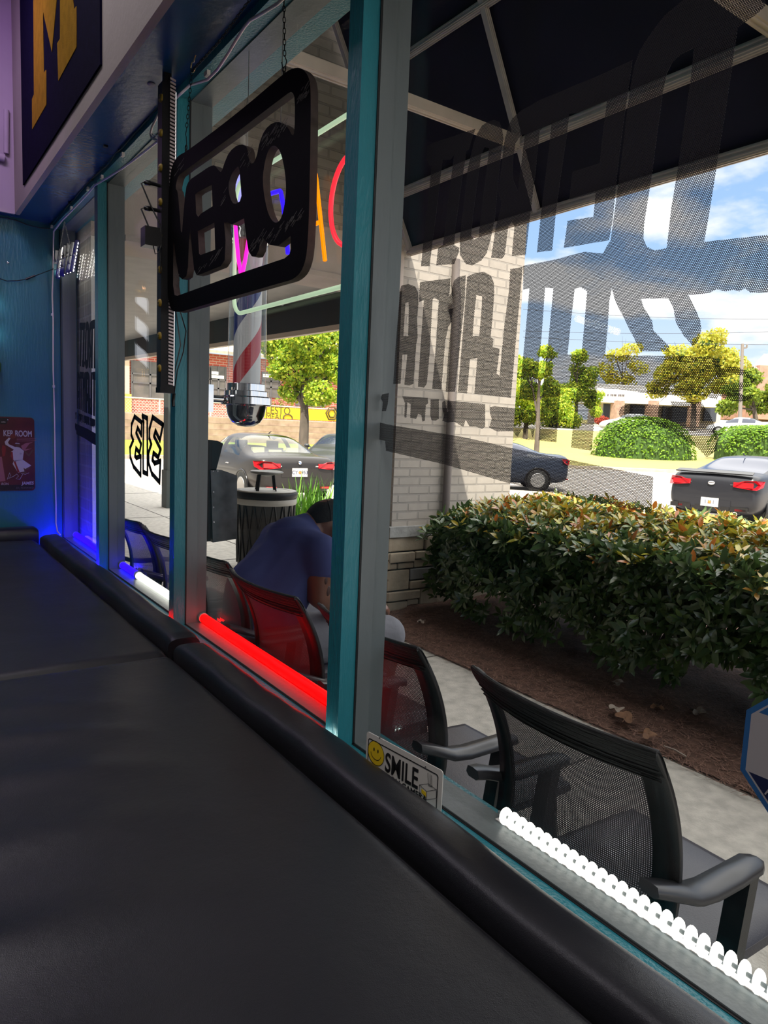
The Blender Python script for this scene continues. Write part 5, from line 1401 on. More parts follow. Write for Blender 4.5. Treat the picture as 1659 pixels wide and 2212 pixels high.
for a in (0.4, 1.97, 3.54, 5.11): b.beam((TX+0.13*math.cos(a), TY+0.13*math.sin(a), 0.78), (TX+0.10*math.cos(a), TY+0.10*math.sin(a), 0.955), 0.035 if a < 4 else 0.008, 0.010)
b.build('lid_post', blackmetal, t)
b = MB(); b.lathe([(0.001, 0.93), (0.07, 0.94), (0.165, 0.965), (0.168, 0.975), (0.15, 0.985), (0.001, 0.978)], (TX, TY, 0), 'z', 32); b.build('ash_lid', mat('bin_lid', (0.16, 0.16, 0.15), 0.4, 0.3), t)
kx = at(476, 1060, 4.9)
t = thing('drop_box', 'black sheet-metal box with rivets and a slanted upper hood on a post beyond the glass', 'box', (kx.x, kx.y, 0))
B_2 = lambda u, v: onY(u, v, kx.y)
b = MB(); b.prism([B_2(455, 1013), B_2(478, 1015), B_2(512, 1027), B_2(512, 1164), B_2(460, 1172)], (0.0, 0.12, 0)); b.build('front_panel', mat('worn_black_sheet', (0.085, 0.085, 0.088), 0.36, 0.5, var=0.5, vscale=7), t)
b = MB(); b.prism([B_2(425, 948), B_2(470, 952), B_2(482, 958), B_2(467, 1016), B_2(425, 1016)], (0.0, 0.10, 0)); b.build('hood', blackmetal, t)
b = MB(); p = B_2(430, 1010); q = B_2(456, 1170); b.box(p.x-0.02, q.x, kx.y+0.01, kx.y+0.13, q.z, p.z); b.build('side_case', blackmetal, t)
b = MB()
for u, v in ((460, 1018), (470, 1018), (461, 1063), (461, 1096), (462, 1128)):
    p = B_2(u, v); b.lathe([(0.001, -0.005), (0.005, -0.004), (0.007, 0.002)], tuple(p), 'y', 10)
b.build('rivet', steel, t)
b = MB(); p = B_2(428, 1000); b.tube([(p.x, kx.y+0.08, 0), (p.x, kx.y+0.08, p.z)], 0.03, 10); b.build('post', blackmetal, t)
gc = at(672, 1105, 8.6)
t = thing('grass_clump', 'bright green ornamental grass clump behind the seated man', 'plant', (gc.x, gc.y, 0))
L = []
for k in range(420):
    a = rs.uniform(0, 2*PI); e = rs.uniform(0.45, 1.45); d = Vector((math.cos(a)*math.cos(e), math.sin(a)*math.cos(e), math.sin(e)))
    p = Vector((gc.x+rs.gauss(0, .16), gc.y+rs.gauss(0, .16), 0.0)); n = d.cross(Vector((-math.sin(a), math.cos(a), 0)))
    L.append((p, d, n, rs.uniform(0.55, 0.95), rs.uniform(0.018, 0.03), rs.choice([(0.10, 0.26, 0.02), (0.17, 0.34, 0.03), (0.07, 0.19, 0.02)])))
leafmesh('blades', L, leafmat('grass_leaf', 0.5, 0.3, 0.35), t)
t2 = b = MB(); b.lathe([(0.20, -0.02), (0.24, 0.02), (0.1, 0.06), (0.001, 0.07)], (gc.x, gc.y, 0), 'z', 14); b.build('root_mound', straw, t)
# ------------------------------------------------------------------ seated man
MY = 2.69
man = thing('person', 'person in navy T-shirt, black cap and grey shorts hunched forward on a chair', 'person', (1.36, MY, 0))
skin = mat('brown_skin', (0.155, 0.065, 0.040), 0.45, var=0.12, vscale=14, bump=0.05, bscale=200)
def m_(x, dy, z): return Vector((x, MY+dy, z))
hip = m_(1.29, 0, 0.54); chest = m_(1.43, 0, 0.865); neck0 = m_(1.515, 0, 1.000); head = m_(1.600, -0.01, 1.020)
el_ = onY(688, 1288, MY-0.215); EX_, EZ_ = el_.x, el_.z
def limb(b, pts, rr, n=14):
    for i in range(len(pts)-1): b.capsule(pts[i], pts[i+1], rr[i], rr[i+1], n)
b = MB()
b.sphere(hip, 0.155, 20, 12, sc=(0.95, 1.15, 0.8)); b.capsule(hip, m_(1.295, 0, 0.70), 0.14, 0.14); b.capsule(m_(1.295, 0, 0.70), chest, 0.14, 0.148)
for s in (-1, 1): b.capsule(m_(1.34, s*0.07, 0.72), m_(1.44, s*0.09, 0.91), 0.12, 0.115)
b.capsule(m_(1.44, 0, 0.92), neck0, 0.105, 0.075); b.capsule(neck0, m_(1.575, 0, 1.03), 0.066, 0.064)
b.sphere(head, 0.105, 24, 16, sc=(0.90, 0.78, 1.08)); b.sphere(head+Vector((0.045, 0, -0.06)), 0.075, 18, 12, sc=(0.9, 0.82, 0.95))      # skull, jaw
b.sphere(head+Vector((0.105, 0, -0.055)), 0.020, 12, 8, sc=(1.1, 0.8, 0.9)); b.capsule(head+Vector((0.092, 0, -0.015)), head+Vector((0.108, 0, -0.05)), 0.010, 0.014)   # nose
b.sphere(head+Vector((0.090, 0, -0.095)), 0.018, 12, 8, sc=(0.7, 1.5, 0.8))    # lips
for s in (-1, 1):
    b.sphere(head+Vector((-0.004, s*0.083, -0.022)), 0.030, 14, 10, sc=(0.75, 0.30, 1.12)); b.sphere(head+Vector((0.0, s*0.092, -0.012)), 0.014, 10, 8, sc=(0.8, 0.5, 1.0))
    b.sphere(head+Vector((0.078, s*0.034, -0.012)), 0.013, 10, 8)
for s in (-1, 1):
    sh = m_(1.455, s*0.19, 0.925); el = m_(EX_, s*0.215, EZ_); wr = m_(1.76, s*0.10, 0.640)
    limb(b, [m_(1.44, s*0.11, 0.935), sh, m_((1.455+EX_)/2, s*0.205, (0.925+EZ_)/2+0.02), el], [0.085, 0.073, 0.062, 0.046])
    limb(b, [el, m_((EX_+1.76)/2, s*0.17, 0.648), wr], [0.047, 0.046, 0.029])
    palm = m_(1.835, s*0.068, 0.625); limb(b, [wr, palm], [0.030, 0.034])
    for k in range(4):
        off = Vector((0.0, s*(-0.020+0.0135*k), 0.012-0.006*k)); l = (0.034, 0.040, 0.037, 0.028)[k]
        k0 = palm+off+Vector((0.028, 0, 0)); k1 = k0+Vector((l, -s*0.008, -0.006)); k2 = k1+Vector((l*0.55, -s*0.010, -0.022)); k3 = k2+Vector((-0.002, -s*0.006, -0.022))
        limb(b, [palm+off*0.8, k0, k1, k2, k3], [0.013, 0.0105, 0.0095, 0.0085, 0.0075], 10)
    limb(b, [palm+Vector((-0.02, -s*0.02, 0.012)), palm+Vector((0.010, -s*0.045, 0.020)), palm+Vector((0.042, -s*0.050, 0.014))], [0.015, 0.012, 0.0095], 10)
    kn = m_(1.86, s*0.16, 0.52); an = m_(1.80, s*0.17, 0.10)
    limb(b, [m_(1.38, s*0.09, 0.535), m_(1.62, s*0.13, 0.545), kn], [0.105, 0.092, 0.066])
    limb(b, [kn, m_(1.82, s*0.165, 0.36), an], [0.062, 0.060, 0.040])
    limb(b, [an, m_(1.90, s*0.18, 0.05), m_(1.98, s*0.19, 0.04)], [0.042, 0.040, 0.032])
o = b.build('body', skin, man)
modbuild(o, [('REMESH', dict(mode='VOXEL', voxel_size=0.0085, use_smooth_shade=True)), ('SMOOTH', dict(factor=0.5, iterations=4))])
shirt = mat('navy_tshirt', (0.056, 0.068, 0.185), 0.85, var=0.18, vscale=6, bump=0.5, bscale=7, spec=0.2)
b = MB()
b.sphere(m_(1.290, 0, 0.60), 0.172, 20, 12, sc=(0.98, 1.12, 0.75)); b.capsule(m_(1.290, 0, 0.62), m_(1.295, 0, 0.74), 0.165, 0.162); b.capsule(m_(1.295, 0, 0.74), chest, 0.162, 0.150)
for s in (-1, 1):
    b.capsule(m_(1.300, s*0.075, 0.70), m_(1.440, s*0.095, 0.91), 0.140, 0.118)
    b.capsule(m_(1.44, s*0.10, 0.93), m_(1.46, s*0.19, 0.925), 0.100, 0.088); b.capsule(m_(1.458, s*0.192, 0.925), m_(1.458+(EX_-1.455)*0.24, s*0.20, 0.925+(EZ_-0.925)*0.24), 0.087, 0.080)
b.capsule(m_(1.43, 0, 0.93), m_(1.495, 0, 0.995), 0.110, 0.078); b.sphere(m_(1.44, 0, 0.935), 0.125, 18, 12, sc=(1, 1.25, 1))
for s in (-1, 1):                               # soft folds radiating from the waist
    for k in range(5): b.capsule(m_(1.27+0.03*k, s*0.172, 0.60+0.02*k), m_(1.38+0.02*k, s*0.188, 0.70+0.045*k), 0.016, 0.008)
o = b.build('tshirt', shirt, man)
modbuild(o, [('REMESH', dict(mode='VOXEL', voxel_size=0.010, use_smooth_shade=True)), ('SMOOTH', dict(factor=0.5, iterations=9))])
b = MB(); b.tube([m_(1.520-0.57*0.070*math.sin(a), 0.074*math.cos(a), 0.995+0.82*0.070*math.sin(a)) for a in [2*PI*k/28 for k in range(28)]], 0.009, 8, closed=True)
o = b.build('neck_band', shirt, man)
shorts = mat('grey_shorts', (0.20, 0.20, 0.225), 0.85, var=0.15, vscale=9, bump=0.3, bscale=30, spec=0.2)
b = MB(); b.sphere(m_(1.32, 0, 0.535), 0.175, 20, 12, sc=(1.0, 1.15, 0.60))
for s in (-1, 1): limb(b, [m_(1.38, s*0.10, 0.538), m_(1.62, s*0.14, 0.548), m_(1.83, s*0.165, 0.525)], [0.122, 0.110, 0.092])
o = b.build('shorts', shorts, man)
modbuild(o, [('REMESH', dict(mode='VOXEL', voxel_size=0.010, use_smooth_shade=True)), ('SMOOTH', dict(factor=0.5, iterations=4))])
capm = mat('black_cap_cloth', (0.008, 0.008, 0.010), 0.8, bump=0.2, bscale=60)
b = MB(); v = []; f = []; n = 28; mm = 9
for j in range(mm+1):
    ph = PI/2*j/mm
    for k in range(n):
        a = 2*PI*k/n; r = 0.106*math.cos(ph)
        v.append(head+Vector((r*0.93*math.cos(a)-0.012, r*0.80*math.sin(a), 0.030+0.080*math.sin(ph)+0.020*math.cos(a)*math.cos(ph))))
for j in range(mm):
    for k in range(n): f.append((j*n+k, j*n+(k+1) % n, (j+1)*n+(k+1) % n, (j+1)*n+k))
b.add(v, f, 0, True); b.build('cap', capm, man)
b = MB(); 
for k in range(3): b.tube([v[k0*n+(k*9+2) % n]*1.0 for k0 in range(mm)], 0.002, 5)
b.build('cap_seam', capm, man)
hair = mat('short_dark_hair', (0.010, 0.008, 0.008), 0.9, bump=0.6, bscale=300)
b = MB(); b.sphere(head+Vector((-0.022, 0, 0.0)), 0.088, 20, 12, sc=(0.82, 0.845, 0.72)); b.build('short_hair', hair, man)
b = MB()
for s in (-1, 1):
    limb(b, [m_(1.80, s*0.17, 0.075), m_(1.90, s*0.18, 0.055), m_(1.99, s*0.19, 0.045)], [0.052, 0.052, 0.045]); b.box(1.76, 2.03, MY+s*0.18-0.045, MY+s*0.18+0.045, 0.002, 0.022)
b.build('shoe', mat('dark_shoe', (0.02, 0.02, 0.022), 0.6), man)
b = MB()
for p_, r_ in ((m_(EX_+0.02, -0.257, EZ_+0.03), 0.016), (m_(EX_+0.005, -0.262, EZ_+0.075), 0.012)):
    b.sphere(p_, r_, 10, 8, sc=(0.7, 0.25, 1.4))
b.build('forearm_tattoo', mat('tattoo_ink', (0.06, 0.028, 0.022), 0.5), man)

# ------------------------------------------------------------------ cars
tint = mat('dark_car_glass', (0.030, 0.036, 0.060), 0.08, spec=0.8); tint2 = mat('pale_car_glass', (0.21, 0.24, 0.25), 0.06, spec=0.8)
tyre = mat('tyre_rubber', (0.018, 0.018, 0.018), 0.8); rim_m = mat('alloy_wheel', (0.45, 0.45, 0.45), 0.3, 0.8)
redl = mat('tail_light_red', (0.42, 0.006, 0.012), 0.15, coat=0.6); plate_w = mat('plate_white', (0.62, 0.60, 0.56), 0.4); plate_o = mat('plate_orange', (0.62, 0.24, 0.06), 0.4)
blk = mat('gloss_black_trim', (0.01, 0.01, 0.011), 0.2); cream = mat('cream_seat_leather', (0.42, 0.39, 0.26), 0.6)
clearl = mat('clear_lamp', (0.55, 0.55, 0.55), 0.12)
def paint(n, c): return mat(n, c, 0.35, 0.0, coat=0.25, spec=0.3)
def car(name, label, loc, heading, pm, gm, L=4.63, Wd=1.81, H=1.43, rear=True, emblem='round', plate='CY 2953', badge=True, exhaust=False, coupe=False, detail=True, seats=False, dk=1.0):
    t = thing(name, label, 'car', loc)
    rot = Matrix.Rotation(heading, 4, 'Z')           # local +x is the nose
    w = Wd/2; k = L/4.63; h = H/1.43
    S = [(-2.315, .70, .42, .60, .78, 0, 0, 0), (-2.29, .82, .33, .64, .97, 0, 0, 0), (-2.20, .87, .27, .68, 1.045, 0, 0, 0), (-2.02, .895, .24, .70, 1.065, 0, 0, 0), (-1.55, .905, .22, .70, 1.055, 0, 0, 0),
         (-1.05 if not coupe else -0.95, .905, .20, .70, 1.005, .64, 1.27, 1.31), (-.72, .905, .19, .70, .985, .62, 1.375, 1.415), (-.07, .905, .18, .69, .965, .615, 1.40, 1.43), (.03, .905, .18, .69, .965, .615, 1.40, 1.43), (.42, .905, .18, .69, .96, .60, 1.375, 1.415),
         (1.02, .905, .19, .68, .975, .66, 1.06, 1.085), (1.15, .905, .20, .68, .97, 0, 0, 0), (1.75, .89, .22, .66, .885, 0, 0, 0), (2.12, .84, .26, .60, .77, 0, 0, 0), (2.28, .76, .32, .52, .62, 0, 0, 0), (2.315, .66, .38, .48, .56, 0, 0, 0)]
    v = []; f = []; mi = []
    for (x, hw, zb, zm, zd, a, z1, z2) in S:
        if x < -1.0: zd *= dk
        hw = hw*w/.905
        if z1: ring = [(0, zb), (.8*hw, zb), (hw, zb+.13), (hw, zm), (.955*hw, zd*h), (a*w/.905*1.02, z1*h), (a*w/.905*.55, z2*h), (0, z2*h+.006)]
        else: ring = [(0, zb), (.8*hw, zb), (hw, min(zb+.13, zm-.04)), (hw, zm), (.955*hw, zd*h), (.80*hw, zd*h+.022), (.42*hw, zd*h+.035), (0, zd*h+.04)]
        for y, z in ring: v.append((x*k, y, z))
        for y, z in ring[1:7][::-1]: v.append((x*k, -y, z))
    n = 14
    def quad(i, j): return (i*n+j, i*n+(j+1) % n, (i+1)*n+(j+1) % n, (i+1)*n+j)
    for i in range(len(S)-1):
        for j in range(n):
            m0 = 0
            jj = j if j < 7 else 13-j
            if jj == 4 and i in (5, 6, 8, 9): m0 = 1
            if jj in (5, 6) and i in (4, 9, 10): m0 = 1
            if jj in (5, 6) and i == 5: m0 = 1
            if i == 10 and jj in (5, 6): m0 = 0
            f.append(quad(i, j)); mi.append(m0)
    f.append(tuple(range(n))); mi.append(0); f.append(tuple(range((len(S)-1)*n, len(S)*n))[::-1]); mi.append(0)
    me = bpy.data.meshes.new('body'); me.from_pydata(v, [], f)
    bm_ = bmesh.new(); bm_.from_mesh(me); bmesh.ops.recalc_face_normals(bm_, faces=bm_.faces); bm_.to_mesh(me); bm_.free()
    me.materials.append(pm); me.materials.append(gm); me.polygons.foreach_set('material_index', mi); me.polygons.foreach_set('use_smooth', [True]*len(mi))
    o = bpy.data.objects.new('body', me); COL.objects.link(o)
    modbuild(o, [('SUBSURF', dict(levels=2, render_levels=2))])
    full = o.data; parts = []
    for idx, nm in ((0, 'body'), (1, 'windows')):
        bm_ = bmesh.new(); bm_.from_mesh(full)
        bmesh.ops.delete(bm_, geom=[fc for fc in bm_.faces if fc.material_index != idx], context='FACES')
        if idx == 1:
            for fc in bm_.faces: fc.material_index = 0
        m2 = bpy.data.meshes.new(nm); bm_.to_mesh(m2); bm_.free(); m2.materials.append(pm if idx == 0 else gm)
        ob = bpy.data.objects.new(nm, m2); COL.objects.link(ob); ob.parent = t; parts.append(ob)
    bpy.data.objects.remove(o)
    def part(b, nm, m, par=None):
        ob = bpy.data.objects.new(nm, b.mesh(nm, m)); COL.objects.link(ob); ob.parent = par or t; return ob
    b = MB(); b.tube([(-1.72*k, .70*w, .955*h+.06), (-.95*k, .70*w, 1.29*h), (-.70*k, .675*w, 1.392*h), (0, .672*w, 1.415*h), (.42*k, .66*w, 1.39*h), (1.05*k, .73*w, 1.06*h)], .012, 6) if False else None
    for s in (-1, 1):
        for xw in (-1.42*k, 1.40*k):
            b = MB(); b.lathe([(.20, .0), (.315, .0), (.325, .03), (.325, .19), (.315, .215), (.21, .215)], (xw, s*(w-.105)-.1075+ (0.0), .325), 'y', 28); wb = part(b, 'wheel', tyre)
            b = MB(); yy = s*(w-.105)+s*0.112
            b.lathe([(.001, 0), (.05, 0.004), (.06, 0)], (xw, yy, .325), 'y', 16); b.lathe([(.205, -.01), (.22, .002), (.205, .008)], (xw, yy, .325), 'y', 28)
            for q in range(10):
                a = 2*PI*q/10; b.beam((xw+.05*math.cos(a), yy, .325+.05*math.sin(a)), (xw+.21*math.cos(a), yy, .325+.21*math.sin(a)), .028, .012, 0, (0, 1, 0))
            part(b, 'rim', rim_m, wb)
            b = MB(); b.lathe([(.33, 0), (.375, 0)], (xw, s*(w+.001), .325), 'y', 28); b.tube([(xw+.365*math.cos(a), s*(w-.005), .325+.365*math.sin(a)) for a in [PI*(-.1+1.2*q/16) for q in range(17)]], .02, 6); part(b, 'wheel_arch', blk)
    if detail:
        xr = -2.315*k; h0 = h; h = h*dk
        for s in (-1, 1):
            b = MB(); b.prism([(xr-.005, s*.42*w/.9, .90*h), (xr-.005, s*.60*w/.9, .965*h), (xr+.04, s*.82*w/.9, .985*h), (xr+.24, s*.905*w/.9, .975*h), (xr+.17, s*.905*w/.9, .86*h), (xr+.03, s*.84*w/.9, .80*h), (xr-.01, s*.60*w/.9, .82*h), (xr-.01, s*.42*w/.9, .84*h)], (-.015, s*.012, 0))
            b.box(xr-.004, xr+.05, min(s*.42, s*.78)*w/.9, max(s*.42, s*.78)*w/.9, .835*h, .935*h); part(b, 'tail_light', redl)
            b = MB(); b.box(xr+.0, xr+.05, s*.60*w/.9-.11, s*.60*w/.9+.11, .36, .40); part(b, 'reflector', redl)
            b = MB(); b.tube([(.60*k, s*(w-.03), 1.0*h), (.60*k, s*(w+.06), 1.03*h)], .02, 8); b.sphere((.62*k, s*(w+.10), 1.04*h), .10, 12, 8, sc=(.6, .9, .65)); part(b, 'mirror', pm)
            for xd in (-.55, .45):
                b = MB(); b.tube([(xd*k-.09, s*(w*.985), .83*h), (xd*k, s*(w*1.0), .84*h), (xd*k+.09, s*(w*.985), .83*h)], .014, 8); part(b, 'door_handle', chrome)
            b = MB(); b.prism([(2.22*k, s*.45*w/.9, .66), (2.10*k, s*.80*w/.9, .70), (2.05*k, s*.84*w/.9, .63), (2.24*k, s*.50*w/.9, .58)], (.05, s*.02, .0)); part(b, 'headlight', clearl)
        b = MB(); b.box(xr-.004, xr+.04, -.40*w/.9, .40*w/.9, .64*h, .83*h) if emblem == 'round' else b.box(xr-.004, xr+.04, -.40*w/.9, .40*w/.9, .40*h, .56*h); part(b, 'plate_recess', pm)
        pz = .745*h if emblem == 'round' else .50*h
        b = MB(); b.box(xr-.016, xr-.004, -.17, .17, pz-.086, pz+.086); pl_ = part(b, 'licence_plate', plate_w)
        b = MB(); b.lathe([(.001, -.003), (.028, -.003), (.034, 0)], (xr-.0165, 0.0, pz), 'x', 14); part(b, 'plate_emblem', plate_o, pl_)
        cu = text('plate_lettering', plate, .105, lambda a, bb, c: (xr-.018+c, -a, pz-.032+bb), .002, mat('plate_ink', (.05, .06, .13), .5), None, (0, 0, 0), sx=0.95, align='CENTER'); cu.parent = pl_
        b = MB()
        if emblem == 'round':
            b.lathe([(.001, -.008), (.030, -.008), (.036, -.004), (.036, .01)], (xr-.006, 0, .955*h), 'x', 20); em = part(b, 'emblem', chrome)
            b = MB()
            for q, mi_ in ((0, 0), (2, 0), (1, 1), (3, 1)):
                b.add([(xr-.0155, 0, .955*h)]+[(xr-.0155, .026*math.cos(PI/2*q+a), .955*h+.026*math.sin(PI/2*q+a)) for a in (0, .4, .8, 1.2, PI/2)], [(0, 1, 2), (0, 2, 3), (0, 3, 4), (0, 4, 5)], mi_)
            part(b, 'emblem_quarters', [mat('emblem_blue', (.03, .12, .35), .3), plate_w], em)
        else:
            b.lathe([(.001, -.008), (.06, -.008), (.068, -.003), (.068, .01)], (xr-.008, 0, .885*h), 'x', 24); em = part(b, 'emblem', chrome)
            for vv in em.data.vertices: vv.co.z = .885*h+(vv.co.z-.885*h)*.55
        if badge:
            b = MB()
            for y0 in (.52, -.36):
                for q in range(6): b.box(xr+.000, xr+.014, y0-.022*q-.014, y0-.022*q, .865*h, .89*h)
            part(b, 'model_letters', chrome)
        if exhaust:
            b = MB()
            for y0 in (-.50, -.38): b.tube([(xr-.03, y0, .30), (xr+.1, y0, .30)], [.047, .047], 16); b.tube([(xr-.034, y0, .30), (xr-.031, y0, .30)], .034, 16, 1)
            part(b, 'exhaust_pipe', [chrome, blk])
            b = MB(); b.box(xr+.0, xr+.05, -.72, .72, .34, .44)
            for q in range(5): b.box(xr-.012, xr+.03, .62-.25*q, .80-.25*q-.02, .345, .425)
            part(b, 'lower_grille', blk)
            b = MB(); b.prism([(xr+.02, -.74, 1.055), (xr+.02, .74, 1.055), (xr+.16, .72, 1.10), (xr+.16, -.72, 1.10)], (0, 0, .02)); part(b, 'boot_spoiler', blk)
        h = h0
        b = MB(); b.prism([(-.66*k, -.012, H+.004), (-.66*k, .012, H+.004), (-.80*k, .004, H+.058), (-.80*k, -.004, H+.058)], (-.03, 0, 0)); part(b, 'aerial_fin', blk)
        if seats:
            b = MB(); b.box(-1.42*k, -.95*k, -.66, .66, .60, 1.0); b.box(-1.5*k, -1.2*k, -.62, .62, .95, 1.02); part(b, 'rear_seat', cream)
            for y0 in (-.40, 0, .40):
                b = MB(); b.box(-1.10*k, -1.00*k, y0-.13, y0+.13, 1.0, 1.09 if y0 == 0 else 1.14); part(b, 'rear_headrest', cream)
            for y0 in (-.38, .38):
                b = MB(); b.box(-.10*k, .05*k, y0-.24, y0+.24, .55, 1.10); b.box(-.06*k, .04*k, y0-.13, y0+.13, 1.10, 1.26); part(b, 'front_seat', mat('dark_front_seat', (.06, .06, .07), .7))
            b = MB(); b.box(.75*k, 1.1*k, -.65, .65, .75, .93); part(b, 'dashboard', blk)
        b = MB(); b.box(2.27*k, 2.325*k, -.34, .34, .40, .60)
        for q in range(4): b.box(2.325*k, 2.335*k, -.32, .32, .43+.04*q, .445+.04*q)
        part(b, 'grille', blk)
    t.rotation_euler = (0, 0, heading)
    return t
def hd_(deg): return PI/2-math.radians(deg)        # compass-like: 0 = along the window, 90 = straight out
bp = at(648, 1022, 14.4)
hv = Vector((math.sin(math.radians(3)), math.cos(math.radians(3)), 0))
c_ = bp+hv*2.33
glass_car = glassmat('clear_car_glass', (0.80, 0.86, 0.80), 1.6)
car('sedan', 'dark grey parked sedan with white plate seen through the third window behind the bin', (c_.x, c_.y, LOT), hd_(3), paint('dark_grey_paint', (0.022, 0.019, 0.018)), glass_car, seats=True, dk=0.93)
kp = at(1529, 1083, 13.9); hv = Vector((math.sin(math.radians(82)), math.cos(math.radians(82)), 0)); c_ = kp+hv*2.33
car('coupe', 'black coupe with red tail lights and twin exhausts parked behind the hedge', (c_.x, c_.y, LOT), hd_(82), paint('black_paint', (0.016, 0.017, 0.022)), tint, L=4.48, Wd=1.77, H=1.40, emblem='oval', plate='I I I I', exhaust=True, coupe=True)
q = at(1130, 1010, 21.5)
car('sedan', 'dark blue sedan passing side-on just right of the brick pillar', (q.x-0.6, q.y+0.9, LOT), hd_(-50), paint('dark_blue_paint', (0.030, 0.040, 0.065)), tint, badge=False)
q = at(722, 985, 22.0)
car('sedan', 'black car facing the camera beside the grey sedan, half hidden by the mullion', (q.x+0.3, q.y, LOT), hd_(222), paint('grey_black_paint', (0.035, 0.037, 0.04)), tint, badge=False)
q = at(1600, 922, 54)
car('sedan', 'silver sedan far off above the right-hand clipped hedge', (q.x, q.y, 2.0), hd_(-20), paint('silver_paint', (0.55, 0.56, 0.58)), tint, badge=False, detail=False)
q = at(1366, 912, 53)
car('sedan', 'pale grey car roof showing just above the domed hedge', (q.x, q.y, 1.9), hd_(-30), paint('pale_grey_paint', (0.42, 0.45, 0.46)), tint2, badge=False, detail=False)
# ------------------------------------------------------------------ beyond the car park: right side
grassm = mat('dry_lawn', (0.34, 0.255, 0.085), 0.95, col2=(0.26, 0.25, 0.075), vscale=0.7, bump=0.4, bscale=9, detail=8)
def gpt(px, d, z):            # a ground point under image column px at forward depth d
    r_ = ray(px, 955); r_ = r_*(d/(r_.dot(fw))); return Vector((r_.x, r_.y, z))
def strip(name, d0, d1, z0, z1, m, pxs, thick=0.15):
    b = MB(); v = []; n = len(pxs)
    for p in pxs: v.append(gpt(p, d0, z0))
    for p in pxs: v.append(gpt(p, d1, z1))
    b.add(v, [(i, i+1, n+i+1, n+i) for i in range(n-1)]); return struct(b.build(name, m))
R_PX = [900, 1000, 1100, 1200, 1300, 1400, 1500, 1600, 1750, 2000, 2400]
b = MB()
for i in range(len(R_PX)-1):
    p0, p1 = gpt(R_PX[i], 36.6, 0), gpt(R_PX[i+1], 36.6, 0); q0, q1 = gpt(R_PX[i], 37.0, 0), gpt(R_PX[i+1], 37.0, 0)
    b.prism([Vector((p0.x, p0.y, LOT)), Vector((p1.x, p1.y, LOT)), Vector((q1.x, q1.y, LOT)), Vector((q0.x, q0.y, LOT))], (0, 0, 0.16))
struct(b.build('island_kerb', kerb))
strip('lawn', 37.0, 48, -0.05, 0.62, grassm, R_PX)
GZ = [(0, LOT), (37, LOT), (37.01, -0.05), (48, 0.62), (53, 1.93), (70, 2.75), (130, 4.6)]
def gz(d):
    for (d0, z0), (d1, z1) in zip(GZ, GZ[1:]):
        if d <= d1: return z0+(z1-z0)*(d-d0)/(d1-d0)
    return GZ[-1][1]
strip('far_bank', 48, 53, 0.62, 1.93, grassm, [700]+R_PX)
strip('far_road', 53, 70, 1.93, 2.75, asphalt, [700]+R_PX)
strip('far_field', 70, 130, 2.75, 4.6, grassm, [700]+R_PX)
rs = random.Random(77)
lm2 = leafmat('sunlit_leaf', 0.55, 0.3, 0.4)
def leafball(parent, name, blobs, n, size, cols, quad=True):
    L = []; tot = sum(r[1]**2 for r in blobs)
    for c, r, sz in blobs:
        for k in range(int(n*r*r/tot)):
            d = rv(rs); p = Vector(c)+Vector((d.x*sz[0], d.y*sz[1], d.z*sz[2]))*r*(1-0.25*abs(rs.gauss(0, .5)))
            nn = (d+rv(rs)*0.8).normalized(); dd = (rv(rs)-nn*0.3).normalized(); dd = (dd-nn*dd.dot(nn)).normalized()
            c_ = rs.choice(cols); f_ = rs.uniform(0.75, 1.25)
            L.append((p, dd, nn, size*rs.uniform(.7, 1.3), size*rs.uniform(.5, .9), (c_[0]*f_, c_[1]*f_, c_[2]*f_)))
    return stuff(leafmesh(name, L, lm2, parent, quad))
hcol = [(0.13, 0.26, 0.015), (0.20, 0.34, 0.02), (0.10, 0.20, 0.015)]
# clipped hedges on the lawn: solid inner mass with a leaf skin
def cliphedge(label, px0, px1, ytop, ybot, d, dome):
    a = at(px0, ybot, d); c = at(px1, ybot, d); zt_ = at((px0+px1)/2, ytop, d).z; zb_ = min(a.z, c.z)-0.15
    mid = (a+c)/2; rx = (c-a).length/2; dirn = (c-a).normalized(); dirn.z = 0; dirn.normalize(); nrm = Vector((dirn.y, -dirn.x, 0))
    t = thing('clipped_hedge', label, 'hedge', (mid.x, mid.y, zb_), 'clipped hedges across the car park')
    L = []; core = MB(); ry = 1.6; hz_ = zt_-zb_; P_ = 2.2 if dome else 5.0
    def surf(u, v):       # superellipsoid upper shell
        a_ = 2*PI*u; t_ = PI/2*v
        ex = 2.0/P_
        ca, sa, ct, stt = math.cos(a_), math.sin(a_), math.cos(t_), math.sin(t_)
        sg = lambda x, e: math.copysign(abs(x)**e, x)
        return (sg(ca, ex)*sg(ct, ex if not dome else .8), sg(sa, ex)*sg(ct, ex if not dome else .8), sg(stt, ex if not dome else .9))
    def W3(s, k=1.0): return Vector((mid.x, mid.y, zb_))+dirn*(s[0]*rx*k)+nrm*(s[1]*ry*k)+Vector((0, 0, s[2]*hz_*k))
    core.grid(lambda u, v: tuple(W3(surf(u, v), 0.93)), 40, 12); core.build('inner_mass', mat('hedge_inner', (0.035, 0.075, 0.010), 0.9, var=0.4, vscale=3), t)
    for k in range(5200):
        u, v = rs.random(), rs.random()**0.8; s = surf(u, v); p = W3(s)+rv(rs)*0.07; n = (nrm*s[1]*0.6+dirn*s[0]*0.6+Vector((0, 0, s[2]+.2))+rv(rs)*.5).normalized()
        dd = rv(rs); dd = (dd-n*dd.dot(n)).normalized(); c_ = rs.choice(hcol); f_ = rs.uniform(.7, 1.3)
        L.append((p, dd, n, rs.uniform(.12, .22), rs.uniform(.08, .14), (c_[0]*f_, c_[1]*f_, c_[2]*f_)))
    stuff(leafmesh('leaf_skin', L, lm2, t, True))
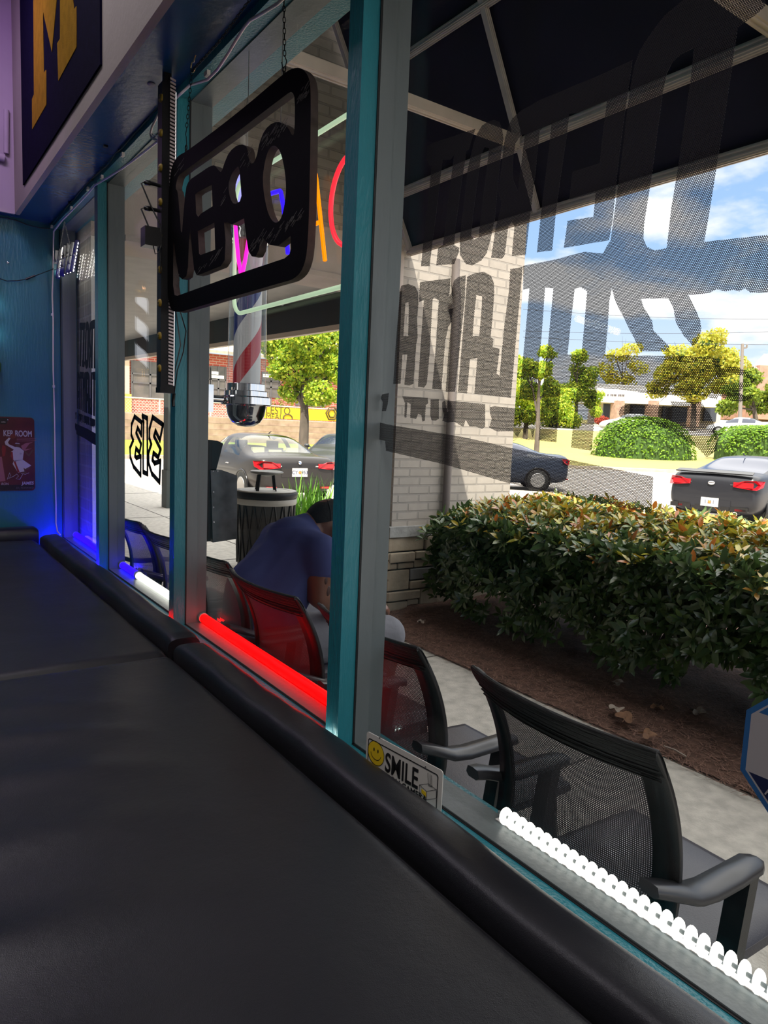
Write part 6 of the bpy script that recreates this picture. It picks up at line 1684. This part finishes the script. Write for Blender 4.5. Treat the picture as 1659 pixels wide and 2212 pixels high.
cliphedge('domed bright green clipped hedge on the lawn across the car park', 1278, 1500, 903, 985, 44, True)
cliphedge('long box-shaped clipped hedge at the right edge across the car park', 1540, 1900, 924, 992, 44, False)
barkm = mat('tree_bark', (0.10, 0.080, 0.062), 0.95, var=0.3, vscale=6, bump=0.6, bscale=22, stretch=(1, 1, .3))
def tree(label, px, ybase, d, crown, n, size, cols, trunk_r, bare=0, grp=None, core=True):
    base = at(px, ybase, d); base.z = min(base.z, gz(d) if px > 900 else base.z); t = thing('tree', label, 'tree', tuple(base), grp)
    b = MB(); ctr = [at(u, v, d+dz) for u, v, r, dz in crown]
    top = sum(ctr, Vector((0, 0, 0)))/len(ctr)
    b.tube([base-Vector((0, 0, .3)), base.lerp(top, .35)+Vector((.03*d/20, 0, 0)), base.lerp(top, .75), top], [trunk_r*1.2, trunk_r, trunk_r*.7, trunk_r*.3], 10)
    for c in ctr:
        s0 = base.lerp(top, rs.uniform(.45, .8)); b.tube([s0, s0.lerp(c, .55)+rv(rs)*.1, c], [trunk_r*.45, trunk_r*.28, trunk_r*.1], 7)
        for kk in range(3): b.tube([s0.lerp(c, .6), c+rv(rs)*(crown[0][2]/FPX*d*.8)], [trunk_r*.2, trunk_r*.05], 5)
    for k in range(bare):
        s0 = top; b.tube([s0, s0+Vector((rs.uniform(-1, 1), rs.uniform(-1, 1), rs.uniform(.6, 1.6)))*(d/30)], [trunk_r*.2, trunk_r*.04], 5)
    b.build('trunk', barkm, t)
    blobs = []
    for i, c in enumerate(ctr):
        R_ = crown[i][2]/FPX*d; blobs.append((tuple(c), R_*.86, (1.0, 1.0, .82)))
        for q in range(4):
            v_ = rv(rs); v_.z = v_.z*.7+.1; blobs.append((tuple(c+v_*R_*rs.uniform(.55, .95)), R_*rs.uniform(.32, .55), (1.1, 1.1, .75)))
    leafball(t, 'foliage', blobs, n, size, cols)
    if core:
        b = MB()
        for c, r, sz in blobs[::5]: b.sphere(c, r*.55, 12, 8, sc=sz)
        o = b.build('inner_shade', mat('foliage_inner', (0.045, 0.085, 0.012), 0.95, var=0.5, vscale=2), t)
    return t
yg = [(0.40, 0.50, 0.03), (0.28, 0.42, 0.03), (0.52, 0.55, 0.05), (0.18, 0.30, 0.02)]
tree('yellow-green tree with a bare trunk behind the grey sedan in the third window', 655, 968, 24, [(640, 800, 50, 0), (700, 790, 52, 1), (610, 760, 48, 0.5), (660, 735, 55, -0.5), (715, 735, 45, 0.6), (590, 735, 34, 0.2), (690, 850, 40, -0.4), (630, 850, 30, 0.3), (735, 800, 45, .2), (600, 800, 26, 0)], 17000, 0.125, yg, 0.15, core=False)
og = [(0.55, 0.50, 0.05), (0.46, 0.46, 0.05), (0.34, 0.38, 0.04), (0.60, 0.50, 0.07)]
tree('large yellowish tree beyond the far hedges in the near pane', 1500, 900, 62, [(1500, 800, 46, 0), (1550, 790, 50, 2), (1470, 770, 36, 1), (1530, 745, 40, 0), (1440, 810, 32, 1), (1580, 830, 36, 0), (1500, 840, 40, 0), (1420, 845, 24, 2)], 11000, 0.27, og, 0.22, grp=None)
tree('dense green tree group right of the utility pole', 1640, 900, 58, [(1600, 850, 34, 0), (1640, 870, 34, 1), (1690, 860, 40, 0), (1625, 815, 26, 1), (1570, 880, 26, 0)], 6500, 0.26, [(0.20, 0.28, 0.03), (0.28, 0.34, 0.03), (0.14, 0.22, 0.02)], 0.2)
tree('sparse young tree with a thin bare trunk close to the pillar', 1160, 960, 38, [(1165, 800, 26, 0), (1150, 850, 28, 1), (1180, 760, 18, 0), (1140, 790, 20, 0), (1190, 840, 26, 1)], 5200, 0.17, yg, 0.13, bare=6, core=False)
tree('green tree behind the canopy building left of its sign', 1240, 910, 64, [(1230, 850, 34, 0), (1260, 820, 34, 1), (1215, 880, 26, 0), (1280, 860, 26, 2), (1250, 770, 20, 0)], 6500, 0.24, yg, 0.2, bare=5)
tree('broad green tree filling the gap beside the pillar behind the sparse one', 1135, 930, 50, [(1130, 850, 44, 0), (1120, 800, 36, 1), (1150, 890, 36, 0), (1175, 870, 30, 1), (1110, 900, 30, 0)], 6500, 0.22, yg, 0.16)
tree('thin-leaved tree in the middle distance under the clouds', 1345, 900, 86, [(1330, 770, 22, 0), (1360, 760, 24, 1), (1310, 800, 22, 0), (1380, 795, 22, 0), (1340, 820, 26, 1)], 1700, 0.34, og, 0.16, bare=9, core=False)
tree('bushy green tree at the kerb behind the dark blue sedan', 1205, 955, 56, [(1205, 880, 34, 0), (1190, 910, 30, 1), (1225, 905, 30, 0)], 5200, 0.20, yg, 0.16)
# canopy building
t = thing('canopy_building', 'low white-fascia building with stone piers and a drive-through canopy', 'building', tuple(at(1400, 912, 70)))
def bbox(b, px0, px1, y0, y1, d, dep, mi=0):
    a, c = at(px0, y1, d), at(px1, y0, d); dr = Vector((c.x-a.x, c.y-a.y, 0)).normalized(); nn = Vector((-dr.y, dr.x, 0)); w_ = (Vector((c.x, c.y, 0))-Vector((a.x, a.y, 0))).length
    p = [Vector((a.x, a.y, a.z)), Vector((a.x, a.y, a.z))+dr*w_, Vector((a.x, a.y, a.z))+dr*w_+nn*dep, Vector((a.x, a.y, a.z))+nn*dep]
    b.prism(p, (0, 0, c.z-a.z), mi)
wf = mat('white_fascia', (0.80, 0.77, 0.74), 0.6); stn = mat('tan_stone_pier', (0.40, 0.26, 0.19), 0.85, var=0.25, vscale=3); dgl = mat('dark_shop_glass', (0.05, 0.055, 0.07), 0.15)
b = MB(); bbox(b, 1283, 1560, 840, 868, 70, 6); b.build('fascia', wf, t)
b = MB(); bbox(b, 1300, 1560, 866, 925, 73, 5); b.build('wall', mat('building_wall', (0.5, 0.44, 0.40), 0.8), t)
for a0, a1 in ((1330, 1350), (1405, 1424), (1500, 1515)):
    b = MB(); bbox(b, a0, a1, 866, 922, 69.8, 1); b.build('pier', stn, t)
for a0, a1 in ((1302, 1326), (1360, 1400), (1430, 1495), (1520, 1550)):
    b = MB(); bbox(b, a0, a1, 872, 910, 72.8, .2); b.build('window', dgl, t)
p = at(1296, 856, 69.7); q = at(1400, 856, 69.7); dr = (q-p).normalized()
text('building_lettering', 'MART & DELI SHOP', 0.55, lambda a, bb, c: p+dr*a+Vector((0, 0, bb)), 0.05, mat('sign_dark_letters', (0.08, 0.06, 0.06), .6), t, sx=0.55) if False else None
b = MB()
for k in range(17):
    if k in (5, 7, 12): continue
    bbox(b, 1292+k*3.4, 1294.4+k*3.4, 850.5+0.1*k, 854.5+0.1*k, 69.9, .05)
b.build('building_lettering', mat('sign_dark_letters', (0.08, 0.06, 0.06), .6), t)
rb = at(1298, 915, 64); t = thing('shrub', 'round red-leaved shrub in front of the canopy building', 'shrub', tuple(rb)); leafball(t, 'foliage', [(tuple(at(1299, 908, 64)), 0.5, (1.2, 1.2, .8))], 600, 0.16, [(0.40, 0.06, 0.03), (0.30, 0.05, 0.03)])
rb = at(1290, 908, 58); t = thing('shrub', 'light green rounded shrub left of the red one', 'shrub', tuple(rb)); leafball(t, 'foliage', [(tuple(at(1288, 890, 58)), 0.45, (1, 1, 1))], 600, 0.16, yg)
# pole, wires, brick house at the right edge
t = thing('utility_pole', 'tall wooden utility pole with a crossarm near the right edge', 'pole', tuple(at(1599, 915, 56)))
pw_ = mat('weathered_pole', (0.20, 0.17, 0.15), 0.9)
b = MB(); b.tube([at(1597, 945, 56), at(1604, 743, 56)], [0.16, 0.11], 10); b.build('post', pw_, t)
b = MB(); p = at(1603, 752, 56); q = at(1613, 751, 56); b.beam(p, q, .1, .12); b.tube([q, q+Vector((0, 0, .25))], .07, 8); b.build('crossarm', pw_, t)
wire = mat('wire_black', (0.05, 0.05, 0.055), 0.6)
for (a0, a1, sag, lb) in (((1130, 668), (1690, 690), 6, 'uppermost sagging wire across the sky'), ((1130, 715), (1690, 716), 5, 'middle overhead wire across the sky'), ((1130, 728), (1690, 745), 4, 'lowest overhead wire above the trees')):
    t = thing('overhead_wire', lb, 'wire', tuple(at(*a0, 58)), 'overhead wires'); b = MB(); b.tube([at(a0[0]+(a1[0]-a0[0])*k/16, a0[1]+(a1[1]-a0[1])*k/16+sag*math.sin(PI*k/16), 58) for k in range(17)], 0.016, 5); b.build('cable', wire, t)
t = thing('house', 'reddish brick house with a grey roof at the far right edge', 'house', tuple(at(1650, 900, 80)))
b = MB(); bbox(b, 1630, 1760, 795, 905, 80, 8); b.build('wall', mat('house_brick', (0.38, 0.21, 0.16), 0.85, var=.2, vscale=2), t)
b = MB(); p0, p1, p2, p3 = at(1622, 800, 79.5), at(1770, 800, 79.5), at(1770, 768, 84), at(1650, 768, 84); b.prism([p0, p1, p2, p3], (0, 0, .2)); b.build('roof', mat('house_roof', (0.36, 0.24, 0.20), 0.9), t)

# ------------------------------------------------------------------ beyond the car park: left side, seen through the second and third panes
FY = 40.0
def fz(px, py): return onY(px, py, FY)
redb = brick('red_brick', 'xz', (0.52, 0.105, 0.065), (0.44, 0.09, 0.06), (0.55, 0.36, 0.30), bw=0.42, bh=0.14, ms=0.022)
t = thing('brick_building', 'red brick commercial building with wide dark windows behind a chain-link fence', 'building', (20, FY, 1.4))
x0 = fz(205, 850).x; xe = fz(860, 850).x; z0 = 0.9; z1 = fz(470, 765).z
b = MB(); b.box(x0, xe, FY, FY+8, z0, z1); b.build('brick_wall', redb, t)
b = MB(); b.prism([(x0-1, FY-.6, z1), (xe+1, FY-.6, z1), (xe+1, FY+5, z1+2.6), (x0-1, FY+5, z1+2.6)], (0, 0, .15)); b.build('roof', mat('tan_shingles', (0.50, 0.42, 0.34), .9, var=.2, vscale=4), t)
dw = mat('dim_shop_interior', (0.10, 0.095, 0.085), 0.2, col2=(0.20, 0.17, 0.15), vscale=1.5)
for a0, a1, c0_, c1_ in ((284, 362, 778, 862), (366, 452, 786, 866), (455, 486, 790, 872), (566, 602, 803, 860), (640, 700, 812, 880)):
    b = MB(); p, q = fz(a0, c0_), fz(a1, c1_); b.box(p.x, q.x, FY-.05, FY+.02, min(q.z, p.z), max(q.z, p.z)); w_ = b.build('window', dw, t)
    b = MB()
    for kz in (.38, .62): b.box(p.x, q.x, FY-.09, FY-.05, q.z+(p.z-q.z)*kz, q.z+(p.z-q.z)*kz+.09)
    for kx_ in (0.0, .5, 1.0): b.box(p.x+(q.x-p.x)*kx_-.05, p.x+(q.x-p.x)*kx_+.05, FY-.09, FY-.05, q.z, p.z)
    b.build('window_frame', mat('shop_frame', (0.13, 0.12, 0.12), .5), w_)
b = MB(); p = fz(470, 822); q = fz(484, 822)
for u0, u1, v_ in ((456, 482, 814), (567, 598, 812), (456, 470, 806)):
    p, q = fz(u0, v_), fz(u1, v_-4); b.box(p.x, q.x, FY-.12, FY-.08, p.z-.06, p.z+.10)
b.build('ceiling_strip_lights', emit('shop_tube', (1, .95, .8), 1.6), t)
b = MB(); p = fz(271, 770); q = fz(273, 895); b.box(p.x-.12, p.x+.16, FY-.2, FY, q.z+1.1, p.z+.3); b.box(p.x-.2, p.x+.24, FY-.3, FY, q.z, q.z+1.1, 1); b.build('downspout', [mat('cream_spout', (.70, .55, .40), .6), mat('yellow_spout_guard', (.75, .52, .10), .6)], t)
# upper road ledge, terraced retaining bank, fence, banner
ledge = mat('bank_stone', (0.26, 0.18, 0.12), .9, col2=(0.42, 0.32, 0.23), vscale=2.2, bump=.5, bscale=8)
b = MB(); zz = [fz(400, 897).z, fz(400, 950).z]; n = 5; yb_ = FY-2.2
for k in range(n):
    za = LOT+.25+(zz[0]-LOT-.3)*k/n; zb3 = LOT+.25+(zz[0]-LOT-.3)*(k+1)/n; b.box(x0-3, xe+4, yb_-1.6+k*.32, FY+.2, za, zb3-.008)
struct(b.build('terraced_bank', ledge))
b = MB(); b.box(x0-3, xe+4, yb_-.2, FY, zz[0]-.08, zz[0]); struct(b.build('upper_walk', mat('pale_walk', (.42, .35, .30), .9, var=.1)))
b = MB(); b.prism([(x0-3, yb_-8, LOT), (xe+4, yb_-8, LOT), (xe+4, yb_-1.5, LOT+.45), (x0-3, yb_-1.5, LOT+.45)], (0, 0, .12)); struct(b.build('verge', mat('verge_grass', (.28, .28, .025), .95, col2=(.18, .25, .025), vscale=1.0, bump=.3, bscale=12)))
b = MB(); b.box(x0-3, xe+4, yb_-8.3, yb_-8, LOT, LOT+.15); struct(b.build('verge_kerb', kerb))
fm, t_, o_ = newmat('chain_link_mesh')
bb_ = N(t_, 'ShaderNodeBsdfPrincipled'); bb_.inputs['Base Color'].default_value = (.55, .53, .5, 1); trn = N(t_, 'ShaderNodeBsdfTransparent'); mi = N(t_, 'ShaderNodeMixShader')
c = N(t_, 'ShaderNodeTexCoord'); s = N(t_, 'ShaderNodeSeparateXYZ'); t_.links.new(c.outputs['Object'], s.inputs[0])
def mt(op, a, b2=None):
    nn = N(t_, 'ShaderNodeMath', operation=op)
    for i, x_ in enumerate((a, b2)):
        if x_ is None: continue
        if isinstance(x_, (int, float)): nn.inputs[i].default_value = x_
        else: t_.links.new(x_, nn.inputs[i])
    return nn.outputs[0]
u1 = mt('FRACT', mt('DIVIDE', mt('ADD', s.outputs[0], s.outputs[2]), .16)); u2 = mt('FRACT', mt('DIVIDE', mt('SUBTRACT', s.outputs[0], s.outputs[2]), .16))
w1 = mt('MAXIMUM', mt('LESS_THAN', u1, .09), mt('LESS_THAN', u2, .09)); t_.links.new(w1, mi.inputs[0]); t_.links.new(trn.outputs[0], mi.inputs[1]); t_.links.new(bb_.outputs[0], mi.inputs[2]); t_.links.new(mi.outputs[0], o_.inputs[0])
t = thing('chain_link_fence', 'galvanised chain-link fence along the terraced bank before the brick building', 'fence', (20, yb_, zz[0]))
ft = onY(300, 860, yb_).z
b = MB(); b.box(x0-2, xe+3, yb_-.01, yb_+.01, zz[0], ft); b.build('mesh', fm, t)
galv = mat('galvanised_pipe', (.62, .58, .53), .5, .2)
b = MB(); b.tube([(x0-2, yb_, ft), (xe+3, yb_, ft)], .04, 8); b.build('top_rail', galv, t)
xx = x0-1
for px in (262, 345, 455, 556, 572, 650, 722):
    b = MB(); x_ = onY(px, 880, yb_).x; b.tube([(x_, yb_, LOT+.3), (x_, yb_, ft+.05)], .045, 8); b.build('fence_post', galv, t)
t = thing('fence_banner', 'yellow advertising banner tied to the chain-link fence behind the tree', 'banner', tuple(onY(650, 900, yb_-.1)))
p, q = onY(565, 876, yb_-.08), onY(742, 911, yb_-.08)
b = MB(); b.box(p.x, q.x, yb_-.10, yb_-.06, q.z, p.z-.05); b.build('banner_cloth', mat('banner_yellow', (.80, .52, .02), .6), t)
bi = mat('banner_ink', (.10, .07, .02), .6)
p = onY(574, 893, yb_-.12); text('banner_lettering', 'LESTO', .62, lambda a, bb, c: (p.x+a, yb_-.105+c, p.z+bb), .01, bi, t, sx=.9)
p2 = onY(574, 905, yb_-.12); text('banner_lettering', 'MEAL', .45, lambda a, bb, c: (p2.x+a, yb_-.105+c, p2.z+bb), .01, bi, t, sx=1.0)
b = MB(); p = onY(717, 893, yb_-.12)
for rr in (.42, .26): b.tube([(p.x+rr*math.cos(k*PI/3), yb_-.11, p.z+rr*math.sin(k*PI/3)) for k in range(6)], .05, 5, closed=True)
b.build('banner_emblem', bi, t)
b = MB(); p = onY(622, 903, yb_-.12); b.tube([(p.x+.30*math.cos(k*PI/6), yb_-.11, p.z+.22*math.sin(k*PI/6)) for k in range(12)], .04, 5, closed=True); b.build('banner_emblem', bi, t)
t = thing('shrub', 'pink flowering shrub above the yellow banner', 'shrub', tuple(onY(607, 876, yb_+.5))); leafball(t, 'foliage', [(tuple(onY(608, 876, yb_+1.0)), .6, (1.3, 1, .7))], 500, .14, [(.62, .22, .20), (.5, .28, .16), (.2, .3, .04)])
